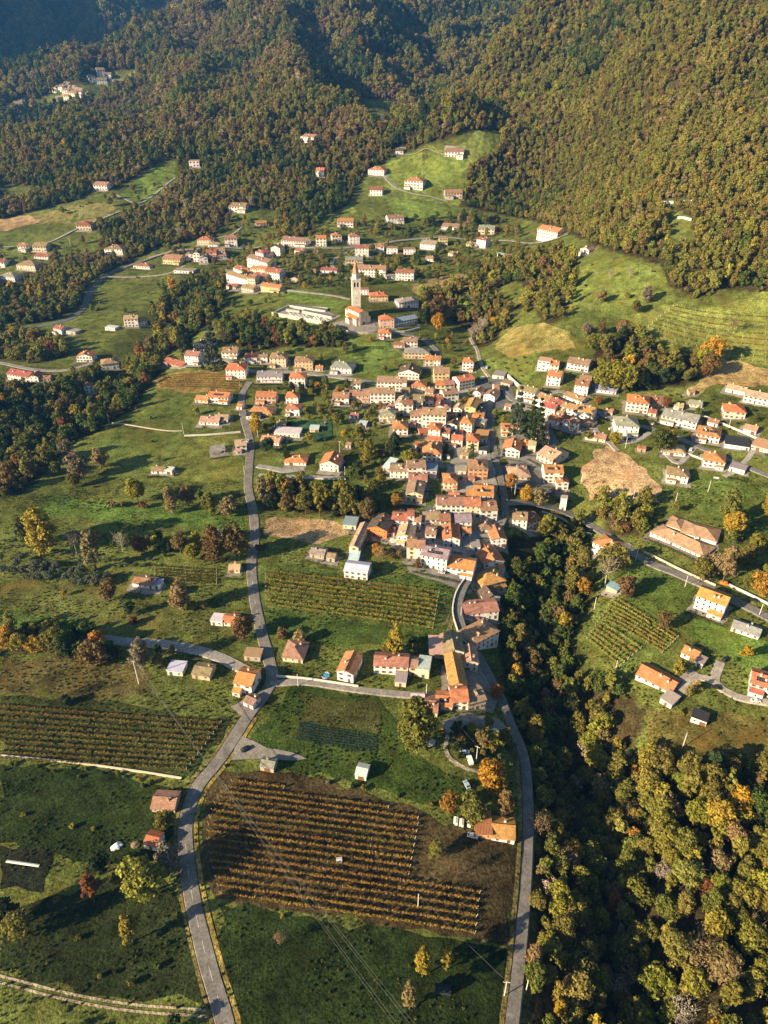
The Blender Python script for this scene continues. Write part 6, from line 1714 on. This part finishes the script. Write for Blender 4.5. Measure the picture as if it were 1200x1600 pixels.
GARDENS = [
 ([(118,842),(250,846),(388,838),(388,866),(300,864),(120,858)], 5.5, .75, ('broad','broad','bush')),
 ([(0,445),(130,440),(200,425),(260,440),(240,500),(120,500)], 16, .35, ('broad','bush')),
 ([(360,480),(430,470),(430,500),(350,505)], 9, .5, ('broad','bush')),
 ([(640,520),(720,525),(760,560),(720,590),(690,560)], 9, .45, ('broad','bush')),
 ([(290,540),(360,545),(420,560),(520,562),(520,575),(300,585)], 8, .5, ('broad','bush')),  # outline, metres between trees, chance, kinds
 ([(405,600),(520,600),(600,620),(640,660),(600,730),(540,700),(520,690),(430,700),(400,690)], 7, .5, ('bush','broad','broad')),
 ([(540,690),(600,690),(650,700),(690,730),(640,735),(600,780),(540,760),(530,700)], 8, .6, ('broad','bush','broad')),
 ([(250,385),(560,385),(700,385),(800,385),(900,395),(880,420),(760,425),(640,440),(560,450),(420,470),(340,430),(260,410)], 9, .62, ('broad','broad','bush')),
 ([(480,350),(640,345),(720,335),(800,345),(830,372),(640,372),(480,378)], 9, .6, ('broad','broad','bush')),
 ([(640,440),(700,425),(800,400),(900,420),(880,500),(780,515),(700,500)], 11, .35, ('bush','broad')),
 ([(880,590),(1100,620),(1200,640),(1200,760),(1120,735),(1020,700),(920,660)], 7, .42, ('bush','broad','bush')),
 ([(1010,790),(1140,790),(1200,830),(1200,920),(1120,900),(1010,850)], 8, .22, ('broad','bush')),
 ([(1060,1020),(1200,1010),(1200,1190),(1080,1180),(1010,1120)], 10, .26, ('bush','broad')),
 ([(690,1140),(790,1140),(800,1200),(720,1205),(695,1170)], 3.2, .75, ('bush','bush','broad')),
 ([(420,1050),(690,1075),(690,1110),(560,1085),(430,1070)], 8, .3, ('bush',)),
 ([(540,880),(640,850),(700,890),(640,905),(560,900)], 7, .5, ('bush','broad')),
 ([(220,1010),(370,1040),(370,1110),(250,1085),(200,1045)], 9, .3, ('bush','broad')),
 ([(0,1190),(110,1195),(280,1225),(280,1240),(110,1215),(0,1205)], 4, .5, ('bush',)),
 ([(480,1205),(660,1255),(720,1280),(700,1270),(560,1240),(470,1215)], 4, .6, ('bush',)),
 ([(0,1390),(70,1400),(230,1350),(290,1420),(325,1560),(0,1515)], 9, .42, ('bush',)),
 ([(120,690),(300,620),(380,800),(60,800)], 17, .22, ('bush','broad')),
 ([(0,860),(390,860),(390,1000),(140,980),(0,970)], 16, .2, ('bush','broad')),
 ([(0,1520),(330,1580),(330,1660),(0,1660)], 8, .4, ('bush','broad')),
 ([(600,630),(780,600),(790,700),(700,780),(640,740)], 6, .45, ('bush','bush','broad')),
 ([(880,395),(1060,400),(1200,460),(1000,480),(880,520)], 22, .35, ('broad','bush')),
 ([(700,560),(760,560),(800,640),(720,640)], 10, .25, ('bush','broad')),
 ([(0,380),(240,380),(180,420),(0,440)], 10, .5, ('broad','bush')),
 ([(40,300),(300,250),(240,330),(60,345)], 14, .30, ('bush','broad')),
 ([(340,340),(480,340),(480,380),(340,385)], 10, .45, ('broad','bush')),
 ([(520,515),(640,525),(690,580),(640,600),(520,545)], 10, .28, ('bush','broad')),
]
gk = []
for poly, sp, chance, kinds in GARDENS:
    w = [at(*p) for p in poly]; xs, ys = [p.x for p in w], [p.y for p in w]
    gx_, gy_ = np.meshgrid(np.arange(min(xs), max(xs), sp), np.arange(min(ys), max(ys), sp))
    gx_ = gx_.ravel() + RNG.uniform(-.48, .48, gx_.size) * sp; gy_ = gy_.ravel() + RNG.uniform(-.48, .48, gy_.size) * sp
    k = pip(gx_, gy_, [(p.x, p.y) for p in w]) & (RNG.random(gx_.size) < chance) & clear_of(gx_, gy_, 1.2, 2.0)
    f = clear_of_front(gx_, gy_, 11)
    for x, y, fr in zip(gx_[k], gy_[k], f[k]):
        if any((x - a) ** 2 + (y - b) ** 2 < (r + 1) ** 2 for a, b, r in TREE_XY): continue
        kd = random.choice(kinds)
        if not fr and kd == 'broad': kd = 'bush'
        gk.append((x, y, kd))

def wpick(u, *pairs):
    for w, t in pairs:
        if u < w: return t
        u -= w
    return pairs[0][1]
def pick_tint(px, py, x, y):
    n1 = mnoise.noise((x / 150, y / 150, 4.0)) + .3 * mnoise.noise((x / 40, y / 40, 8.0)); u = random.random()
    if random.random() < .010: return random.choice(['gold', 'orange', 'rust', 'yellow'])
    if py < 480 and px > 690:      # sunny right-hand mountain
        if n1 > .15: return wpick(u, (.62, 'amber'), (.25, 'olive'), (.08, 'brown'), (.05, 'tan'))
        if n1 > -.28: return wpick(u, (.62, 'olive'), (.22, 'amber'), (.09, 'lime'), (.07, 'brown'))
        return wpick(u, (.38, 'green'), (.42, 'olive'), (.12, 'dark'), (.08, 'tan'))
    if py < 420:
        if n1 > .12: return wpick(u, (.40, 'brown'), (.35, 'amber'), (.20, 'tan'), (.05, 'grey'))
        if n1 > -.22: return wpick(u, (.48, 'olive'), (.28, 'amber'), (.16, 'brown'), (.08, 'green'))
        return wpick(u, (.45, 'green'), (.28, 'dark'), (.27, 'olive'))
    if px > 780 and py > 800:
        if random.random() < .05: return random.choice(['yellow', 'gold', 'tan'])
        if n1 > .0: return wpick(u, (.45, 'olive'), (.25, 'lime'), (.15, 'amber'), (.15, 'tan'))
        return wpick(u, (.42, 'green'), (.30, 'olive'), (.18, 'dark'), (.10, 'brown'))
    if random.random() < .05: return random.choice(['yellow', 'gold', 'orange', 'rust'])
    if n1 > 0: return wpick(u, (.42, 'olive'), (.22, 'amber'), (.2, 'lime'), (.16, 'brown'))
    return wpick(u, (.35, 'green'), (.35, 'olive'), (.2, 'dark'), (.1, 'brown'))

spec = []    # x, y, z, kind, scale, tint, px, py, depth, pixel size, in a wood
for i in range(len(X)):
    t = pick_tint(PX[i], PY[i], X[i], Y[i]); u = random.random()
    if t == 'dark' and PY[i] < 480 and u < .45: kd = 'spruce'
    elif t in ('tan', 'grey') and u < .5: kd = 'bare'
    elif u < (.30 if PY[i] < 480 else .16): kd = 'slim'
    else: kd = 'broad'
    if kd == 'bare' and t == 'tan' and random.random() < .3: t = 'pale'
    sc = SPC[i] / 6.6 * (random.uniform(.45, .9) if random.random() < .55 else random.uniform(.8, 1.35)) * (1.0 if Y[i] < 1300 else 1.05)
    if PX[i] > 880 and PY[i] > 1200: sc *= 1.2
    spec.append((X[i], Y[i], Z[i], kd, sc, t, PX[i], PY[i], DP[i], sc * KIND[kd][0][1] * F_PX / DP[i], True))
for x, y, kd in gk:
    z = float(height(x, y)); px, py, dp = (float(v[0]) for v in project(np.array([[x, y, z]])))
    t = pick_tint(px, py, x, y); sc = random.uniform(.5, 1.0) * (.82 if kd == 'broad' else 1.1) * min(1.6, max(1, dp / 800))
    if kd == 'bush' and random.random() < .5: t = random.choice(['green', 'olive', 'dark', 'sage'])
    spec.append((x, y, z, kd, sc, t, px, py, dp, sc * KIND[kd][0][1] * F_PX / dp, False))
seen = [i for i, s in enumerate(spec) if 3 < s[6] < 1197 and 3 < s[7] < 1640 and s[3] != 'bush']
n_trees = sum(1 for o in COL.objects if o.get('category') == 'tree')
single = set(sorted(seen, key=lambda i: -spec[i][9])[:max(0, 300 - n_trees)])
shrubs = [i for i, s in enumerate(spec) if s[3] == 'bush' and 3 < s[6] < 1197 and 3 < s[7] < 1610]
single |= set(sorted(shrubs, key=lambda i: -spec[i][9])[:240])
def ravine_place(px, py):
    if py < 1000: return 'in the ravine beside the street houses'
    if py < 1180: return 'in the ravine wood between street and right vineyard' if px < 960 else 'at the wood edge under the long right-hand house'
    if px < 880: return 'lining the lower road, ' + ('upper stretch' if py < 1330 else 'lower stretch')
    col = 'right edge' if px > 1080 else 'middle' if px > 970 else 'road side'
    row = 'upper' if py < 1320 else 'lower' if py < 1480 else 'bottom'
    return f'in the {row} part of the dark wood, {col}'
for i in single:
    x, y, z, kd, sc, t, px, py = spec[i][:8]
    w = WORD[t]
    if kd == 'bush':
        reg = 'in the gardens and fields below the lower lane' if py > 1080 else 'in the gardens of the right-hand slope' if px > 860 else 'in the fields left of the left road' if px < 385 else 'in the gardens around the village'
        place_tree(kd, x, y, z, sc, t, 'garden_shrub', f'small {w} shrub {reg}', f'{w} shrubs {reg}', 'shrub')
    else:
        wd = 'slender' if kd == 'slim' else 'sparse' if kd == 'bare' else 'conical' if kd == 'spruce' else 'round-crowned'
        if spec[i][10]: reg = ravine_place(px, py) if px > 780 and py > 800 else 'in the left-hand wood' if px < 500 else 'in the hillside wood'
        else: reg = 'standing free below the lower lane' if py > 1080 else 'standing free in the right-hand gardens' if px > 860 else 'standing free in the left-hand fields' if px < 385 else 'standing free among the village gardens'
        place_tree(kd, x, y, z, sc, t, 'leafy_tree' if kd != 'spruce' else 'conifer_tree', f'{wd} {w} tree {reg}', f'{wd} {w} trees {reg}')

def instance_mass(name, rows, label, cat, lift=1.0):
    """one object: a cloud of points, each carrying one of the source shapes with its own size, turn and tint"""
    src = bpy.data.collections.new(name + '_source'); order = []
    for kd, vs in KIND.items():
        for j, v in enumerate(vs):
            o = bpy.data.objects.new('%03d_%s' % (len(order), kd), v[4]); src.objects.link(o); order.append(kd)
    slot = {}
    for i, kd in enumerate(order): slot.setdefault(kd, []).append(i)
    n = len(rows); me = bpy.data.meshes.new(name); me.vertices.add(n)
    me.vertices.foreach_set('co', np.array([r[:3] for r in rows], np.float32).ravel())
    def attr(nm, typ, arr, key='value'):
        a = me.attributes.new(nm, typ, 'POINT'); a.data.foreach_set(key, arr)
    attr('pick', 'INT', np.array([random.choice(slot[r[3]]) for r in rows], np.int32))
    sc = np.array([r[4] for r in rows], np.float32)
    attr('size', 'FLOAT_VECTOR', np.stack([sc * RNG.uniform(.9, 1.15, n), sc * RNG.uniform(.9, 1.15, n), sc * RNG.uniform(.85, 1.2, n)], 1).astype(np.float32).ravel(), 'vector')
    attr('turn', 'FLOAT_VECTOR', np.stack([RNG.uniform(-.06, .06, n), RNG.uniform(-.06, .06, n), RNG.uniform(0, 6.28, n)], 1).astype(np.float32).ravel(), 'vector')
    attr('tint', 'FLOAT_COLOR', (np.array([(*jit(TINT[r[5]], .18), 1) for r in rows], np.float32) * np.array([lift, lift * 1.02, lift, 1], np.float32)).ravel(), 'color')
    me.materials.append(M['leaf_wood'])
    o = link(name, me); tag(o, label, cat, None, 'stuff')
    ng = bpy.data.node_groups.new(name, 'GeometryNodeTree')
    ng.interface.new_socket('Geometry', in_out='INPUT', socket_type='NodeSocketGeometry'); ng.interface.new_socket('Geometry', in_out='OUTPUT', socket_type='NodeSocketGeometry')
    N = ng.nodes; gi, go = N.new('NodeGroupInput'), N.new('NodeGroupOutput')
    ci = N.new('GeometryNodeCollectionInfo'); ci.inputs[0].default_value = src; ci.inputs[1].default_value = True; ci.inputs[2].default_value = True
    ip = N.new('GeometryNodeInstanceOnPoints'); ip.inputs['Pick Instance'].default_value = True
    def named(nm, typ):
        a = N.new('GeometryNodeInputNamedAttribute'); a.data_type = typ; a.inputs[0].default_value = nm; return a.outputs[0]
    er = N.new('FunctionNodeEulerToRotation')
    ng.links.new(named('turn', 'FLOAT_VECTOR'), er.inputs[0])
    ng.links.new(gi.outputs[0], ip.inputs['Points']); ng.links.new(ci.outputs[0], ip.inputs['Instance'])
    ng.links.new(named('pick', 'INT'), ip.inputs['Instance Index']); ng.links.new(er.outputs[0], ip.inputs['Rotation']); ng.links.new(named('size', 'FLOAT_VECTOR'), ip.inputs['Scale'])
    ng.links.new(ip.outputs[0], go.inputs[0])
    md = o.modifiers.new('trees', 'NODES'); md.node_group = ng
    return o
rest = [s for i, s in enumerate(spec) if i not in single]
under = []
for s in rest:
    if s[10] and s[1] < 700 and random.random() < .8:
        under.append((s[0] + random.uniform(-4, 4), s[1] + random.uniform(-4, 4), 0, 'bush', random.uniform(.8, 1.7), random.choice(['dark', 'green', 'olive', 'brown'])))
ux = np.array([u[0] for u in under]); uy = np.array([u[1] for u in under]); uz = height(ux, uy); uok = clear_of(ux, uy, 1, 1.5)
rest += [(u[0], u[1], z, *u[3:]) for u, z, k in zip(under, uz, uok) if k]
hill = [s for s in rest if s[1] > 640]; low = [s for s in rest if s[1] <= 640]
instance_mass('hillside_woodland', hill, 'autumn woodland of brown and olive trees covering the mountain slopes', 'woodland', 1.3)
instance_mass('valley_woodland', low, 'mixed autumn woodland and undergrowth filling the ravine and valley edges', 'woodland', 1.12)
print('woodland', len(hill), len(low), 'single', len(single))

# clipped hedges before the houses
hn = 0
for root, pl in HEDGE_FOR:
    if random.random() > .55: continue
    cx, cy, hw, hd, rz = root; off = hd + random.uniform(4, 8); L = hw + random.uniform(0, 4)
    fx, fy = math.sin(rz), -math.cos(rz); tx_, ty_ = math.cos(rz), math.sin(rz)
    n = int(L * 2 / .6); t = np.linspace(-L, L, n); hx, hy = cx + fx * off + tx_ * t, cy + fy * off + ty_ * t
    ok = clear_of(hx, hy, -.3, .6)
    if ok.sum() < 8: continue
    hx, hy = hx[ok], hy[ok]; h0 = float(height(hx[0], hy[0]))
    c = np.stack([hx - hx[0], hy - hy[0], height(hx, hy) - h0 + .65], 1)
    vs, qs = leaf_cloud(RNG, c, np.full(len(c), .75), 16, .19)
    o = link('hedge', mesh_np('hedge', vs, qs, M['leaf']), None, jit(TINT[random.choice(['green', 'dark', 'olive', 'green'])])); o.location = (hx[0], hy[0], h0)
    tag(o, f'clipped hedge before the {pl}'[:118], 'hedge', 'garden hedges'); hn += 1
print('hedges', hn)
# rough grass and weeds standing in the nearer fields
tx, ty = scatter(70, 430, 2.3)
tn = np.array([mnoise.noise((a / 22, b / 22, 6.0)) + .6 * mnoise.noise((a / 5, b / 5, 1.0)) for a, b in zip(tx, ty)])
soil = [[tuple(at(*p)[:2]) for p in F_[1]] for F_ in FIELDS if F_[0] in ('vineyard_soil', 'yard', 'ploughed_field', 'cabbage_plot')]
keep = (tn > .05) & clear_of(tx, ty, .3, .4)
for q in soil: keep &= ~pip(tx, ty, q)
tx, ty = tx[keep], ty[keep]; tz = height(tx, ty)
tpx, tpy, _d = project(np.stack([tx, ty, tz], 1)); wd_ = in_wood(tpx, tpy)
instance_mass('rough_grass', [(a, b, c, 'tuft', random.uniform(.35, 1.0), random.choice(['green', 'olive', 'green', 'dark'])) for a, b, c, w in zip(tx, ty, tz, wd_) if not w], 'tufts of rough grass and weeds in the nearer fields', 'grass', .75)
print('tufts', len(tx))
# olive groves: every tree is its own
def grove(poly, sp, rot, where, s0=.8):
    w = [at(*p) for p in poly]; cx, cy = sum(p.x for p in w) / len(w), sum(p.y for p in w) / len(w); n = 0
    R_ = max((p - Vector((cx, cy, p.z))).length for p in w); k = int(R_ / sp) + 1
    for i in range(-k, k + 1):
        for j in range(-k, k + 1):
            u, v = i * sp[0] if isinstance(sp, tuple) else i * sp, j * sp
            x = cx + u * math.cos(rot) - v * math.sin(rot) + random.uniform(-.5, .5); y = cy + u * math.sin(rot) + v * math.cos(rot) + random.uniform(-.5, .5)
            if pip(np.array([x]), np.array([y]), [(p.x, p.y) for p in w])[0] and random.random() < .9:
                place_tree('olive', x, y, float(height(x, y)), s0 * random.uniform(.7, 1.15), 'sage', 'olive_tree', f'small grey-green olive tree {where}', f'olive trees {where}'); n += 1
    return n
grove([(0,872),(40,878),(100,888),(175,905),(175,922),(90,915),(0,902)], 5.6, .0, 'in the grove at the left edge', 1.35)
grove([(100,868),(230,872),(245,886),(180,890),(100,878)], 5.6, .05, 'in the rows under the long left hedge', .8)
grove([(0,840),(50,848),(95,862),(40,870),(0,866)], 6.5, .1, 'in the upper grove beneath the bright yellow tree', .75)
grove([(450,432),(552,440),(552,452),(470,450)], 9, .0, 'in the rows left of the church tower', 1.0)
grove([(765,566),(810,560),(838,556),(836,580),(815,598),(780,580)], 9, .1, 'on the little slope above the village square', .6)
grove([(695,345),(760,342),(775,352),(700,354)], 9, .0, 'in the rows above the upper road', 1.1)

# ------------------------------------------------------------------ air
mh = bpy.data.materials.new('haze_air'); mh.use_nodes = True; nt = mh.node_tree
for n in list(nt.nodes):
    if n.type == 'BSDF_PRINCIPLED': nt.nodes.remove(n)
pv = nt.nodes.new('ShaderNodeVolumePrincipled'); pv.inputs['Color'].default_value = (.12, .42, 1.0, 1); pv.inputs['Density'].default_value = HAZE_DENSITY; pv.inputs['Anisotropy'].default_value = 0.3
nt.links.new(pv.outputs[0], nt.nodes['Material Output'].inputs['Volume'])
mb = MB(); mb.box(-4300, 4300, -450, 6100, float(GZ.min()) - 1.0, float(GZ.max()) + 30.0); hz = mb.build('haze', mh); tag(hz, 'thin blue haze over the far slopes', 'haze', None, 'stuff')
